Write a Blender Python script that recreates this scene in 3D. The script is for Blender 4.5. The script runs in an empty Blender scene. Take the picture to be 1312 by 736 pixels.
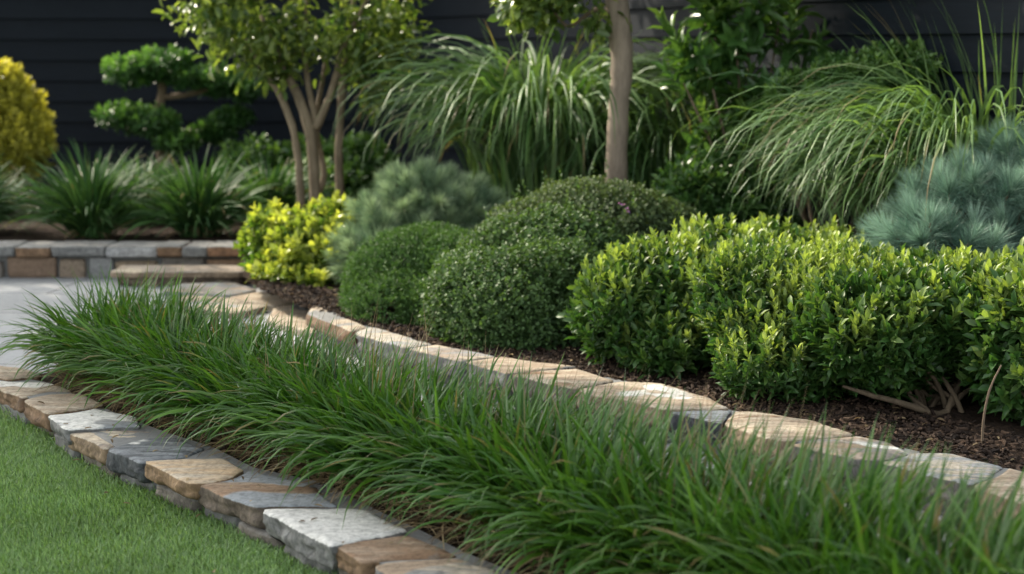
import bpy, math, random
import numpy as np
from mathutils import Vector, noise

R = math.radians
rng = np.random.default_rng(11)
random.seed(11)
SC = bpy.context.scene
COL = SC.collection

# ------------------------------------------------------------------ camera
CAM_H, PITCH, FPX = 1.30, R(8.74), 2004.0
cam = bpy.data.cameras.new('camera')
cam.sensor_width = 36.0
cam.lens = FPX / 1312 * 36
cam.clip_start, cam.clip_end = 0.05, 500
cam.dof.use_dof = True
cam.dof.focus_distance = 4.75
cam.dof.aperture_fstop = 2.5
cam_o = bpy.data.objects.new('camera', cam)
COL.objects.link(cam_o)
cam_o.location = (0, 0, CAM_H)
cam_o.rotation_euler = (R(90) - PITCH, 0, 0)
SC.camera = cam_o

# ------------------------------------------------------------------ light
SUN_AZ = R(-50)      # from the left, a little behind the beds
SUN_EL = R(38)
sdir = Vector((math.sin(SUN_AZ) * math.cos(SUN_EL), math.cos(SUN_AZ) * math.cos(SUN_EL), math.sin(SUN_EL)))
w = bpy.data.worlds.new('World')
SC.world = w
w.use_nodes = True
sky = w.node_tree.nodes.new('ShaderNodeTexSky')
sky.sky_type = 'NISHITA'
sky.sun_disc = False
sky.sun_elevation = SUN_EL
sky.sun_rotation = SUN_AZ
sky.dust_density = 2.5
hz = w.node_tree.nodes.new('ShaderNodeHueSaturation')        # thin bright overcast: a paler sky than a clear one
hz.inputs['Saturation'].default_value = 0.35
w.node_tree.links.new(sky.outputs[0], hz.inputs['Color'])
wm = w.node_tree.nodes.new('ShaderNodeMix'); wm.data_type = 'RGBA'; wm.blend_type = 'MULTIPLY'
wm.inputs[0].default_value = 1.0
wm.inputs[7].default_value = (1.0, 0.99, 0.93, 1)
w.node_tree.links.new(hz.outputs[0], wm.inputs[6])
w.node_tree.links.new(wm.outputs[2], w.node_tree.nodes['Background'].inputs[0])
w.node_tree.nodes['Background'].inputs[1].default_value = 0.15
sun = bpy.data.lights.new('sun', 'SUN')
sun.energy = 2.3
sun.angle = R(0.6)
sun.color = (1.0, 0.89, 0.72)
sun_o = bpy.data.objects.new('sun', sun)
COL.objects.link(sun_o)
sun_o.rotation_euler = sdir.to_track_quat('Z', 'Y').to_euler()
SC.view_settings.view_transform = 'Standard'
SC.view_settings.look = 'None'
SC.view_settings.exposure = 1.6
SC.view_settings.gamma = 1.0
SC.render.engine = 'CYCLES'
SC.cycles.use_denoising = True
SC.cycles.max_bounces = 7
SC.cycles.diffuse_bounces = 3
SC.cycles.glossy_bounces = 2
SC.cycles.transmission_bounces = 4
SC.cycles.sample_clamp_indirect = 6

# ------------------------------------------------------------------ measuring
cp, sp = math.cos(PITCH), math.sin(PITCH)
def ray(px, py):
    u, v = (px - 656) / FPX, (368 - py) / FPX
    return Vector((u, cp + v * sp, -sp + v * cp))
def G(px, py, z=0.0):
    d = ray(px, py)
    t = (z - CAM_H) / d.z
    return Vector((d.x * t, d.y * t, z))
def P(px, py, Y):
    d = ray(px, py)
    t = Y / d.y
    return Vector((d.x * t, Y, CAM_H + d.z * t))

# ------------------------------------------------------------------ object helpers
def props(o, label=None, cat=None, group=None, kind=None):
    if label: o['label'] = label
    if cat: o['category'] = cat
    if group: o['group'] = group
    if kind: o['kind'] = kind
    return o
def empty(name, loc, label, cat, group=None):
    o = bpy.data.objects.new(name, None)
    o.empty_display_size = 0.1
    COL.objects.link(o)
    o.location = loc
    return props(o, label, cat, group)
def np_mesh(name, V, faces, mat, parent=None, tint=None, smooth=True, origin=None):
    """V (n,3) world coordinates; faces list of (m,k) index arrays; tint (n,2)."""
    V = np.asarray(V, dtype=np.float64)
    org = np.array(parent.location if parent is not None else (origin if origin is not None else (0, 0, 0)), dtype=np.float64)
    if parent is not None and parent.parent is not None:
        org = org + np.array(parent.parent.location)
    me = bpy.data.meshes.new(name)
    me.vertices.add(len(V))
    me.vertices.foreach_set('co', (V - org).astype(np.float32).ravel())
    loops = np.concatenate([f.ravel() for f in faces]).astype(np.int32)
    sizes = np.concatenate([np.full(len(f), f.shape[1]) for f in faces]).astype(np.int32)
    starts = np.concatenate([[0], np.cumsum(sizes)[:-1]]).astype(np.int32)
    me.loops.add(len(loops))
    me.loops.foreach_set('vertex_index', loops)
    me.polygons.add(len(sizes))
    me.polygons.foreach_set('loop_start', starts)
    try:
        me.polygons.foreach_set('loop_total', sizes)
    except Exception:
        pass
    me.polygons.foreach_set('use_smooth', np.full(len(sizes), smooth))
    if tint is not None:
        a = me.color_attributes.new('tint', 'FLOAT_COLOR', 'POINT')
        c = np.ones((len(V), 4), dtype=np.float32)
        c[:, :tint.shape[1]] = tint
        a.data.foreach_set('color', c.ravel())
    me.update(calc_edges=True)
    me.validate()
    me.materials.append(mat)
    o = bpy.data.objects.new(name, me)
    COL.objects.link(o)
    if parent is not None:
        o.parent = parent
    elif origin is not None:
        o.location = origin
    return o

# ------------------------------------------------------------------ materials
def newmat(name):
    m = bpy.data.materials.new(name)
    m.use_nodes = True
    nt = m.node_tree
    b = nt.nodes['Principled BSDF']
    return m, nt, b
def N(nt, t, **kw):
    n = nt.nodes.new(t)
    for k, v in kw.items():
        setattr(n, k, v)
    return n
def mixc(nt, fac, a, b, blend='MIX'):
    n = N(nt, 'ShaderNodeMix', data_type='RGBA', blend_type=blend)
    for s, v in ((n.inputs[0], fac), (n.inputs[6], a), (n.inputs[7], b)):
        if isinstance(v, bpy.types.NodeSocket): nt.links.new(v, s)
        elif isinstance(v, (int, float)): s.default_value = v
        else: s.default_value = (*v, 1)
    return n.outputs[2]
def ramp(nt, src, lo, hi, a=0.0, b=1.0):
    n = N(nt, 'ShaderNodeMapRange')
    nt.links.new(src, n.inputs[0])
    n.inputs[1].default_value, n.inputs[2].default_value = lo, hi
    n.inputs[3].default_value, n.inputs[4].default_value = a, b
    return n.outputs[0]
def tex(nt, scale, detail=4, rough=0.6, mscale=(1, 1, 1), rot=0.0, dist=0.0, off=(0, 0, 0)):
    tc = N(nt, 'ShaderNodeTexCoord')
    mp = N(nt, 'ShaderNodeMapping')
    nt.links.new(tc.outputs['Object'], mp.inputs[0])
    mp.inputs['Scale'].default_value = mscale
    mp.inputs['Rotation'].default_value = (0, 0, rot)
    mp.inputs['Location'].default_value = off
    n = N(nt, 'ShaderNodeTexNoise')
    nt.links.new(mp.outputs[0], n.inputs['Vector'])
    n.inputs['Scale'].default_value = scale
    n.inputs['Detail'].default_value = detail
    n.inputs['Roughness'].default_value = rough
    n.inputs['Distortion'].default_value = dist
    return n.outputs['Fac']
def bump(nt, b, src, strength, dist):
    n = N(nt, 'ShaderNodeBump')
    n.inputs['Strength'].default_value = strength
    n.inputs['Distance'].default_value = dist
    nt.links.new(src, n.inputs['Height'])
    nt.links.new(n.outputs[0], b.inputs['Normal'])

def leaf_mat(name, ca, cb, rough=0.42, trans=0.3, spec=0.5, tcol=None):
    """tint.r mixes old-leaf to young-leaf colour, tint.g is the leaf's own value."""
    m, nt, b = newmat(name)
    at = N(nt, 'ShaderNodeAttribute', attribute_name='tint')
    sep = N(nt, 'ShaderNodeSeparateColor')
    nt.links.new(at.outputs['Color'], sep.inputs[0])
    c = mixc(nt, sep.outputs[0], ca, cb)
    hv = N(nt, 'ShaderNodeHueSaturation')
    inv = N(nt, 'ShaderNodeMath', operation='SUBTRACT')          # tint.b below one: a withered tip
    inv.inputs[0].default_value = 1.0
    nt.links.new(sep.outputs[2], inv.inputs[1])
    c = mixc(nt, inv.outputs[0], c, (0.26, 0.18, 0.09))
    nt.links.new(c, hv.inputs['Color'])
    nt.links.new(sep.outputs[1], hv.inputs['Value'])
    nt.links.new(hv.outputs[0], b.inputs['Base Color'])
    b.inputs['Roughness'].default_value = rough
    b.inputs['Specular IOR Level'].default_value = spec
    tr = N(nt, 'ShaderNodeBsdfTranslucent')
    tc = mixc(nt, 1.0, hv.outputs[0], tcol or (1.5, 1.5, 0.6), 'MULTIPLY')
    nt.links.new(tc, tr.inputs[0])
    ms = N(nt, 'ShaderNodeMixShader')
    ms.inputs[0].default_value = trans
    nt.links.new(b.outputs[0], ms.inputs[1])
    nt.links.new(tr.outputs[0], ms.inputs[2])
    nt.links.new(ms.outputs[0], nt.nodes['Material Output'].inputs[0])
    return m
def bark_mat(name, ca, cb, sc=30):
    m, nt, b = newmat(name)
    n1 = tex(nt, sc, 6, 0.7, (1, 1, 0.25))
    n2 = tex(nt, 6, 4, 0.6, (1, 1, 0.5))
    c = mixc(nt, ramp(nt, n1, 0.35, 0.65), ca, cb)
    c = mixc(nt, ramp(nt, n2, 0.45, 0.7, 0, 0.6), c, tuple(x * 1.35 for x in cb))
    nt.links.new(c, b.inputs['Base Color'])
    b.inputs['Roughness'].default_value = 0.85
    bump(nt, b, n1, 0.6, 0.01)
    return m
def stone_mat(name, top_a, top_b, patch=None, side=None, thr=0.55, rot=0.0, streak=6.0, seed=0, side_b=None):
    m, nt, b = newmat(name)
    off = (seed * 3.17, seed * 1.73, seed * .7)
    st = tex(nt, 3.2, 6, 0.62, (1.0, streak, 2.0), rot, 1.2, off)
    sp_ = tex(nt, 60, 4, 0.7, (1, 1, 1), 0, 0, off)
    lo = tex(nt, 3.0, 3, 0.5, (1, 1.6, 1), rot, 0.7, (off[1], off[0], 0))
    fine = tex(nt, 14, 8, 0.72, (1, streak * 0.6, 1), rot, 0.5, off)
    top = mixc(nt, ramp(nt, st, 0.40, 0.60), top_a, top_b)
    if patch:
        top = mixc(nt, ramp(nt, lo, thr, thr + 0.035), top, patch)
    side = side or top_a
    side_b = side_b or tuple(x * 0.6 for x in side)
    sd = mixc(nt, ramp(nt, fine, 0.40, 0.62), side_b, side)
    at = N(nt, 'ShaderNodeAttribute', attribute_name='tint')
    sep = N(nt, 'ShaderNodeSeparateColor')
    nt.links.new(at.outputs['Color'], sep.inputs[0])
    # the hewn rim is ragged: perturb the top mask with noise
    ad = N(nt, 'ShaderNodeMath', operation='ADD')
    nt.links.new(sep.outputs[0], ad.inputs[0])
    nt.links.new(ramp(nt, fine, 0.3, 0.7, -0.45, 0.45), ad.inputs[1])
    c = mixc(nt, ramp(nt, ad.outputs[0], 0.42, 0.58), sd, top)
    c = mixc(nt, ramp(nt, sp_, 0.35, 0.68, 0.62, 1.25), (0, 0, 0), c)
    hv = N(nt, 'ShaderNodeHueSaturation')
    nt.links.new(c, hv.inputs['Color'])
    nt.links.new(ramp(nt, fine, 0.3, 0.7, 0.72, 1.22), hv.inputs['Value'])
    nt.links.new(hv.outputs[0], b.inputs['Base Color'])
    b.inputs['Roughness'].default_value = 0.82
    b.inputs['Specular IOR Level'].default_value = 0.35
    h = N(nt, 'ShaderNodeMath', operation='ADD')
    nt.links.new(fine, h.inputs[0]); nt.links.new(ramp(nt, sp_, 0, 1, 0, 0.5), h.inputs[1])
    bump(nt, b, h.outputs[0], 0.75, 0.008)
    return m

TAN, CREAM, BROWN, GREY, SLATE, PALE = (0.32, 0.24, 0.168), (0.48, 0.41, 0.315), (0.24, 0.15, 0.09), (0.22, 0.22, 0.215), (0.085, 0.092, 0.10), (0.66, 0.65, 0.61)
BLUEGREY = (0.27, 0.29, 0.305)

M = {}
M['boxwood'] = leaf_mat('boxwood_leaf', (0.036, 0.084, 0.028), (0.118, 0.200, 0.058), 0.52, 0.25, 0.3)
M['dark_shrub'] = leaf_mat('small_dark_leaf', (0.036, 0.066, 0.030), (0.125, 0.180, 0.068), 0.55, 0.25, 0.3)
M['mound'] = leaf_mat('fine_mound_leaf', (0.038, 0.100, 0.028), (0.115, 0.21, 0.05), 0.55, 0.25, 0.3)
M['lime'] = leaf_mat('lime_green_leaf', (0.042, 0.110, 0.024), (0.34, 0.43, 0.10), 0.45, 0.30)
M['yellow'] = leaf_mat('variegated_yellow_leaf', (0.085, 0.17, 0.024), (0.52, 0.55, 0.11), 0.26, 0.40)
M['gold'] = leaf_mat('golden_conifer_spray', (0.27, 0.27, 0.035), (0.66, 0.60, 0.09), 0.5, 0.3)
M['tree'] = leaf_mat('tree_leaf', (0.055, 0.11, 0.030), (0.27, 0.34, 0.085), 0.24, 0.40)
M['cloud'] = leaf_mat('cloud_tree_leaf', (0.045, 0.12, 0.032), (0.17, 0.34, 0.075), 0.36, 0.30)
M['laurel'] = leaf_mat('broad_glossy_leaf', (0.060, 0.14, 0.038), (0.24, 0.38, 0.085), 0.27, 0.28)
M['blue'] = leaf_mat('blue_pine_needle', (0.075, 0.155, 0.115), (0.36, 0.50, 0.40), 0.5, 0.2, 0.4, (1.1, 1.3, 1.1))
M['bluegreen'] = leaf_mat('grey_green_needle', (0.085, 0.165, 0.095), (0.42, 0.52, 0.31), 0.5, 0.2, 0.4, (1.2, 1.3, 1.0))
M['row'] = leaf_mat('border_blade', (0.033, 0.106, 0.016), (0.112, 0.228, 0.034), 0.34, 0.27)
M['dry'] = leaf_mat('dry_straw', (0.09, 0.058, 0.032), (0.33, 0.25, 0.14), 0.7, 0.15, 0.2, (1.2, 1.1, 0.9))
M['weep'] = leaf_mat('weeping_blade', (0.050, 0.125, 0.035), (0.21, 0.33, 0.13), 0.42, 0.28)
M['strap'] = leaf_mat('strap_leaf', (0.030, 0.085, 0.028), (0.10, 0.20, 0.06), 0.52, 0.22, 0.3)
M['lawn'] = leaf_mat('lawn_blade', (0.095, 0.195, 0.052), (0.30, 0.43, 0.20), 0.45, 0.3)
M['chip'] = leaf_mat('bark_chip', (0.018, 0.011, 0.008), (0.105, 0.066, 0.043), 0.85, 0.0, 0.25)
M['flower'] = leaf_mat('purple_petal', (0.28, 0.10, 0.45), (0.4, 0.2, 0.6), 0.5, 0.3)
M['bark'] = bark_mat('pale_bark', (0.15, 0.115, 0.085), (0.27, 0.215, 0.165))
M['bark2'] = bark_mat('brown_bark', (0.10, 0.07, 0.045), (0.20, 0.145, 0.095))
M['bark3'] = bark_mat('tan_bark', (0.12, 0.09, 0.055), (0.23, 0.18, 0.12))
M['twig'] = bark_mat('twig_bark', (0.07, 0.05, 0.03), (0.15, 0.11, 0.07), 50)

def soil_material():
    m, nt, b = newmat('dark_soil')
    n1 = tex(nt, 55, 8, 0.75)
    n2 = tex(nt, 5, 4, 0.6)
    c = mixc(nt, ramp(nt, n1, 0.38, 0.68), (0.014, 0.009, 0.006), (0.085, 0.052, 0.032))
    c = mixc(nt, ramp(nt, n2, 0.4, 0.7, 0, 0.5), c, (0.05, 0.03, 0.02))
    nt.links.new(c, b.inputs['Base Color'])
    b.inputs['Roughness'].default_value = 0.95
    b.inputs['Specular IOR Level'].default_value = 0.2
    bump(nt, b, n1, 1.0, 0.03)
    return m
M['soil'] = soil_material()
def paving_material():
    m, nt, b = newmat('pale_paving')
    n1 = tex(nt, 2.0, 5, 0.6)
    n2 = tex(nt, 40, 5, 0.7)
    tc = N(nt, 'ShaderNodeTexCoord')
    br = N(nt, 'ShaderNodeTexBrick')
    mp = N(nt, 'ShaderNodeMapping')
    mp.inputs['Rotation'].default_value = (0, 0, R(8))
    nt.links.new(tc.outputs['Object'], mp.inputs[0])
    nt.links.new(mp.outputs[0], br.inputs['Vector'])
    br.inputs['Scale'].default_value = 1.0
    br.inputs['Brick Width'].default_value = 0.9
    br.inputs['Row Height'].default_value = 0.6
    br.inputs['Mortar Size'].default_value = 0.008
    br.inputs['Color1'].default_value = (0.30, 0.315, 0.335, 1)
    br.inputs['Color2'].default_value = (0.36, 0.37, 0.385, 1)
    br.inputs['Mortar'].default_value = (0.085, 0.085, 0.08, 1)
    c = mixc(nt, ramp(nt, n1, 0.35, 0.7, 0, 0.8), br.outputs['Color'], (0.27, 0.275, 0.28))
    c = mixc(nt, ramp(nt, n2, 0.3, 0.7, 0.8, 1.1), (0, 0, 0), c)
    nt.links.new(c, b.inputs['Base Color'])
    b.inputs['Roughness'].default_value = 0.75
    bump(nt, b, n2, 0.35, 0.004)
    return m
M['paving'] = paving_material()
def lawn_ground_material():
    m, nt, b = newmat('lawn_thatch')
    n1 = tex(nt, 40, 6, 0.7)
    c = mixc(nt, ramp(nt, n1, 0.35, 0.65), (0.05, 0.09, 0.02), (0.12, 0.17, 0.05))
    nt.links.new(c, b.inputs['Base Color'])
    b.inputs['Roughness'].default_value = 0.9
    bump(nt, b, n1, 1, 0.02)
    return m
M['lawn_ground'] = lawn_ground_material()
def cladding_material():
    m, nt, b = newmat('charcoal_cladding')
    n1 = tex(nt, 5, 6, 0.65, (1, 1, 14))
    n2 = tex(nt, 1.2, 3, 0.6)
    n3 = tex(nt, 70, 4, 0.7, (1, 1, 1))
    c = mixc(nt, ramp(nt, n1, 0.35, 0.7), (0.0034, 0.0064, 0.0110), (0.0066, 0.0112, 0.0180))
    c = mixc(nt, ramp(nt, n2, 0.45, 0.75, 0, 0.35), c, (0.011, 0.015, 0.021))
    nt.links.new(c, b.inputs['Base Color'])
    b.inputs['Roughness'].default_value = 0.6
    b.inputs['Specular IOR Level'].default_value = 0.16
    bump(nt, b, n1, 0.25, 0.004)
    return m
M['cladding'] = cladding_material()
def mortar_material():
    m, nt, b = newmat('grey_mortar')
    n1 = tex(nt, 45, 6, 0.7)
    c = mixc(nt, n1, (0.13, 0.135, 0.135), (0.25, 0.25, 0.245))
    nt.links.new(c, b.inputs['Base Color'])
    b.inputs['Roughness'].default_value = 0.95
    bump(nt, b, n1, 0.8, 0.01)
    return m
M['mortar'] = mortar_material()

# ------------------------------------------------------------------ leaf machinery
def unit(a):
    return a / np.maximum(np.linalg.norm(a, axis=-1, keepdims=True), 1e-9)
KITE = (np.array([(0, 0, 0), (.5, -.5, .12), (1, 0, -.05), (.5, .5, .12)]), [np.array([(0, 1, 2), (0, 2, 3)])])
OVAL = (np.array([(0, 0, 0), (.38, 0, -.02), (.75, 0, -.06), (1, 0, -.16),
                  (.28, -.40, .10), (.70, -.38, .05), (.28, .40, .10), (.70, .38, .05)]),
        [np.array([(0, 4, 1, 1), (1, 4, 5, 2), (2, 5, 3, 3), (0, 1, 6, 6), (1, 2, 7, 6), (2, 3, 7, 7)])])
def fix(t):
    v, fs = t
    q, tr = [], []
    for f in fs[0]:
        u = list(dict.fromkeys(f.tolist()))
        (q if len(u) == 4 else tr).append(u)
    out = []
    if q: out.append(np.array(q))
    if tr: out.append(np.array(tr))
    return v, out
OVAL = fix(OVAL)
KITE = (KITE[0], KITE[1])

def leaves(Pn, D, Nn, L, W, tmpl, tint, curl=1.0):
    """n leaves at Pn, pointing along D, face normal near Nn."""
    tv, tf = tmpl
    D = unit(D)
    S = unit(np.cross(D, Nn))
    Nn = np.cross(S, D)
    n, k = len(Pn), len(tv)
    V = (Pn[:, None] + D[:, None] * (tv[None, :, 0:1] * L[:, None, None])
         + S[:, None] * (tv[None, :, 1:2] * W[:, None, None])
         + Nn[:, None] * (tv[None, :, 2:3] * L[:, None, None] * curl))
    F = [(f[None] + (np.arange(n) * k)[:, None, None]).reshape(-1, f.shape[1]) for f in tf]
    T = np.repeat(tint, k, axis=0)
    return V.reshape(-1, 3), F, T
def merge(parts):
    Vs, Fs, Ts, o = [], {}, [], 0
    for V, F, T in parts:
        Vs.append(V); Ts.append(T)
        for f in F:
            Fs.setdefault(f.shape[1], []).append(f + o)
        o += len(V)
    k = max(t.shape[1] for t in Ts)
    Ts = [np.c_[t, np.ones((len(t), k - t.shape[1]))] for t in Ts]
    return np.concatenate(Vs), [np.concatenate(f) for f in Fs.values()], np.concatenate(Ts)

def wob(p, f, seed=0.0):
    """cheap smooth noise -1..1"""
    x, y, z = p[:, 0] * f + seed, p[:, 1] * f + seed * 1.7, p[:, 2] * f + seed * 2.3
    return (np.sin(x * 1.0 + 1.3 * np.sin(y * 1.1)) + np.sin(y * 1.3 + 1.1 * np.sin(z * 0.9 + 1)) + np.sin(z * 1.2 + 1.2 * np.sin(x * 0.8 + 2))) / 3

def shell(lobes, n, depth=0.15, zmin=None, lump=0.06, lumpf=9, seed=0.0, bias=0.0, inner=0.55):
    """points + outward normals on the union of ellipsoids (c, r); depth: how far below the surface"""
    vol = np.array([(l[1][0] * l[1][1] + l[1][1] * l[1][2] + l[1][0] * l[1][2]) for l in lobes])
    idx = rng.choice(len(lobes), size=n * 2, p=vol / vol.sum())
    C = np.array([l[0] for l in lobes], dtype=float)[idx]
    Rr = np.array([l[1] for l in lobes], dtype=float)[idx]
    d = rng.normal(size=(n * 2, 3)); d[:, 2] += bias; d = unit(d)
    s = 1 - np.abs(rng.normal(size=n * 2)) * depth
    s = np.clip(s, inner, 1.0)
    base = C + d * Rr
    s = s * (1 + lump * wob(base, lumpf, seed) + lump * .6 * wob(base, lumpf * 2.6, seed + 4))
    pts = C + d * Rr * s[:, None]
    nrm = unit(d / Rr)
    keep = np.ones(len(pts), bool)
    for c, r in lobes:
        e = np.linalg.norm((pts - np.array(c)) / np.array(r), axis=1)
        keep &= e > inner
    if zmin is not None:
        keep &= pts[:, 2] > zmin
    pts, nrm, s = pts[keep][:n], nrm[keep][:n], s[keep][:n]
    return pts, nrm, s

def small_leaf_shrub(lobes, tips, per, L, W, zmin, lump, lumpf, seed, tmpl=KITE, depth=0.08, young=0.6, spread=0.9, upb=0.35):
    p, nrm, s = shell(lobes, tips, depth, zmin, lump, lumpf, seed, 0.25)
    n = len(p)
    ax = unit(nrm + np.array([0, 0, upb]) + rng.normal(size=(n, 3)) * 0.35)
    clump = 0.5 + 0.5 * wob(p, 14, seed)
    parts_P = np.repeat(p, per, axis=0)
    parts_A = np.repeat(ax, per, axis=0)
    k = len(parts_P)
    rad = unit(np.cross(parts_A, rng.normal(size=(k, 3))))
    along = rng.uniform(-1.2, 1.0, k)
    pos = parts_P + parts_A * (along * L * 1.3)[:, None] + rad * (L * 0.15)
    D = unit(parts_A * 0.65 + rad * spread + rng.normal(size=(k, 3)) * 0.2)
    Nn = unit(parts_A + rad * 0.2 + rng.normal(size=(k, 3)) * 0.25)
    ln = L * rng.uniform(0.7, 1.2, k)
    t = np.zeros((k, 2))
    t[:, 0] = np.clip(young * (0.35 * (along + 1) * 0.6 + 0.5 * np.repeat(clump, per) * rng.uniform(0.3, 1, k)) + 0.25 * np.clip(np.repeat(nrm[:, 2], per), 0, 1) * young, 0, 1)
    t[:, 1] = rng.uniform(0.75, 1.2, k)
    return leaves(pos, D, Nn, ln, W * rng.uniform(0.8, 1.15, k), tmpl, t)

def whorl_shrub(lobes, tips, per, L, W, zmin, lump, lumpf, seed, young=1.0, depth=0.12, up=0.75, tmpl=OVAL, stem=0.06, topyoung=1.0, hi0=0.3, a0=72, a1=52):
    """shoots that end in an upright rosette of leaves: pale when young and on top"""
    p, nrm, s = shell(lobes, tips, depth, zmin, lump, lumpf, seed, 0.2)
    n = len(p)
    ax = unit(nrm * 0.8 + np.array([0, 0, up]) + rng.normal(size=(n, 3)) * 0.28)
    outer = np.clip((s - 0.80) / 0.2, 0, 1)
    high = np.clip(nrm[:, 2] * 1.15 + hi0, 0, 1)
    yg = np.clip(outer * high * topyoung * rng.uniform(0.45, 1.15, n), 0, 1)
    A = np.repeat(ax, per, axis=0); PP = np.repeat(p, per, axis=0)
    k = len(PP)
    i = np.tile(np.arange(per), n)
    f = i / max(per - 1, 1)                      # 0 lowest leaf, 1 at the tip
    e1 = unit(np.cross(A, np.array([0.31, 0.52, 0.8])))
    e2 = np.cross(A, e1)
    ph = i * 2.399 + np.repeat(rng.uniform(0, 6.28, n), per)
    rad = e1 * np.cos(ph)[:, None] + e2 * np.sin(ph)[:, None]
    size = np.repeat(rng.uniform(0.7, 1.2, n), per)
    pos = PP + A * ((f - 0.6) * stem * size)[:, None]
    ang = np.radians(a0 - a1 * f) + rng.normal(size=k) * 0.16
    D = A * np.cos(ang)[:, None] + rad * np.sin(ang)[:, None]
    Nn = unit(A * np.sin(ang)[:, None] - rad * np.cos(ang)[:, None] + rng.normal(size=(k, 3)) * 0.12)
    ln = L * size * (1.05 - 0.35 * f) * rng.uniform(0.8, 1.15, k)
    t = np.zeros((k, 2))
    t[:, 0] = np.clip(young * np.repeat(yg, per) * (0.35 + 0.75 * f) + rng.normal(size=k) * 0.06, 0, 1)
    t[:, 1] = rng.uniform(0.8, 1.18, k)
    return leaves(pos, D, Nn, ln, W * size * rng.uniform(0.8, 1.15, k), tmpl, t)

def blades(root, az, length, width, elev0, droop, nseg=7, tint=None, fold=0.0, twist=0.0, tipdroop=1.6):
    """arching ribbons; elev0 start elevation, droop total fall in radians along the blade"""
    n = len(root)
    t = np.linspace(0, 1, nseg + 1)
    el = elev0[:, None] - droop[:, None] * (t[None] ** tipdroop)
    azs = az[:, None] + twist * (rng.normal(size=n)[:, None]) * t[None]
    dx = np.cos(el) * np.cos(azs); dy = np.cos(el) * np.sin(azs); dz = np.sin(el)
    step = (length / nseg)[:, None]
    def cum(a):
        mid = (a[:, 1:] + a[:, :-1]) / 2 * step
        return np.concatenate([np.zeros((n, 1)), np.cumsum(mid, axis=1)], axis=1)
    X = np.stack([cum(dx), cum(dy), cum(dz)], axis=2) + root[:, None]
    side = np.stack([-np.sin(azs), np.cos(azs), np.zeros_like(azs)], axis=2)
    rollang = rng.normal(size=n) * 0.5
    upv = np.cross(np.stack([dx, dy, dz], axis=2), side)
    side = side * np.cos(rollang)[:, None, None] + upv * np.sin(rollang)[:, None, None]
    prof = np.minimum(1, 0.55 + 1.6 * t) * np.clip((1 - t) * 2.6, 0, 1) ** 0.8
    prof[-1] = 0.02
    wv = (width[:, None] * prof[None] / 2)[:, :, None] * side
    if fold > 0:
        nor = np.cross(side, np.stack([dx, dy, dz], axis=2))
        lift = nor * (width[:, None] * prof[None] * fold)[:, :, None]
        V = np.stack([X - wv + lift, X, X + wv + lift], axis=2)
        c = 3
    else:
        V = np.stack([X - wv, X + wv], axis=2)
        c = 2
    V = V.reshape(-1, 3)
    fs = []
    for j in range(nseg):
        for a in range(c - 1):
            fs.append((j * c + a, j * c + a + 1, (j + 1) * c + a + 1, (j + 1) * c + a))
    fs = np.array(fs)
    F = (fs[None] + (np.arange(n) * (nseg + 1) * c)[:, None, None]).reshape(-1, 4)
    T = np.repeat(tint, (nseg + 1) * c, axis=0) if tint is not None else np.ones((len(V), 2))
    if nseg > 6:                       # some blades wither from the tip
        wt = np.where(rng.random(n) < .11, rng.uniform(.08, .30, n), 0.0)
        dryt = np.clip((t[None] - (1 - wt[:, None])) / np.maximum(wt[:, None] * .5, .02), 0, 1) * (wt[:, None] > 0) * .9
        T = np.c_[T, 1 - np.repeat(dryt.ravel(), c)]
    return V, [F], T

def needles(tips, axes, per, L, W, seed, spread=(25, 80), stem=0.05, young=1.0):
    n = len(tips)
    A = np.repeat(axes, per, axis=0); PP = np.repeat(tips, per, axis=0)
    k = len(PP)
    rad = unit(np.cross(A, rng.normal(size=(k, 3))))
    f = rng.uniform(0, 1, k)
    ang = np.radians(spread[1] - (spread[1] - spread[0]) * f) + rng.normal(size=k) * 0.12
    D = unit(A * np.cos(ang)[:, None] + rad * np.sin(ang)[:, None])
    pos = PP + A * ((f - 0.8) * stem)[:, None]
    t = np.zeros((k, 2))
    t[:, 0] = np.clip(young * (np.repeat(rng.uniform(0.0, 0.6, n), per) + .55 * f ** 2) + rng.normal(size=k) * 0.12, 0, 1)
    t[:, 1] = rng.uniform(0.75, 1.15, k)
    ln = L * rng.uniform(0.75, 1.15, k)
    S = unit(np.cross(D, rng.normal(size=(k, 3)))) * (W / 2)
    sag = np.array([0, 0, -1.0])
    mid = pos + D * (ln * 0.55)[:, None]
    tip = pos + D * ln[:, None] + sag * (ln * 0.06)[:, None]
    V = np.stack([pos - S * .6, pos + S * .6, mid + S, mid - S, tip], axis=1).reshape(-1, 3)
    b = (np.arange(k) * 5)[:, None]
    return V, [np.array([[0, 1, 2, 3]]) + b, np.array([[3, 2, 4]]) + b], np.repeat(t, 5, axis=0)

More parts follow.
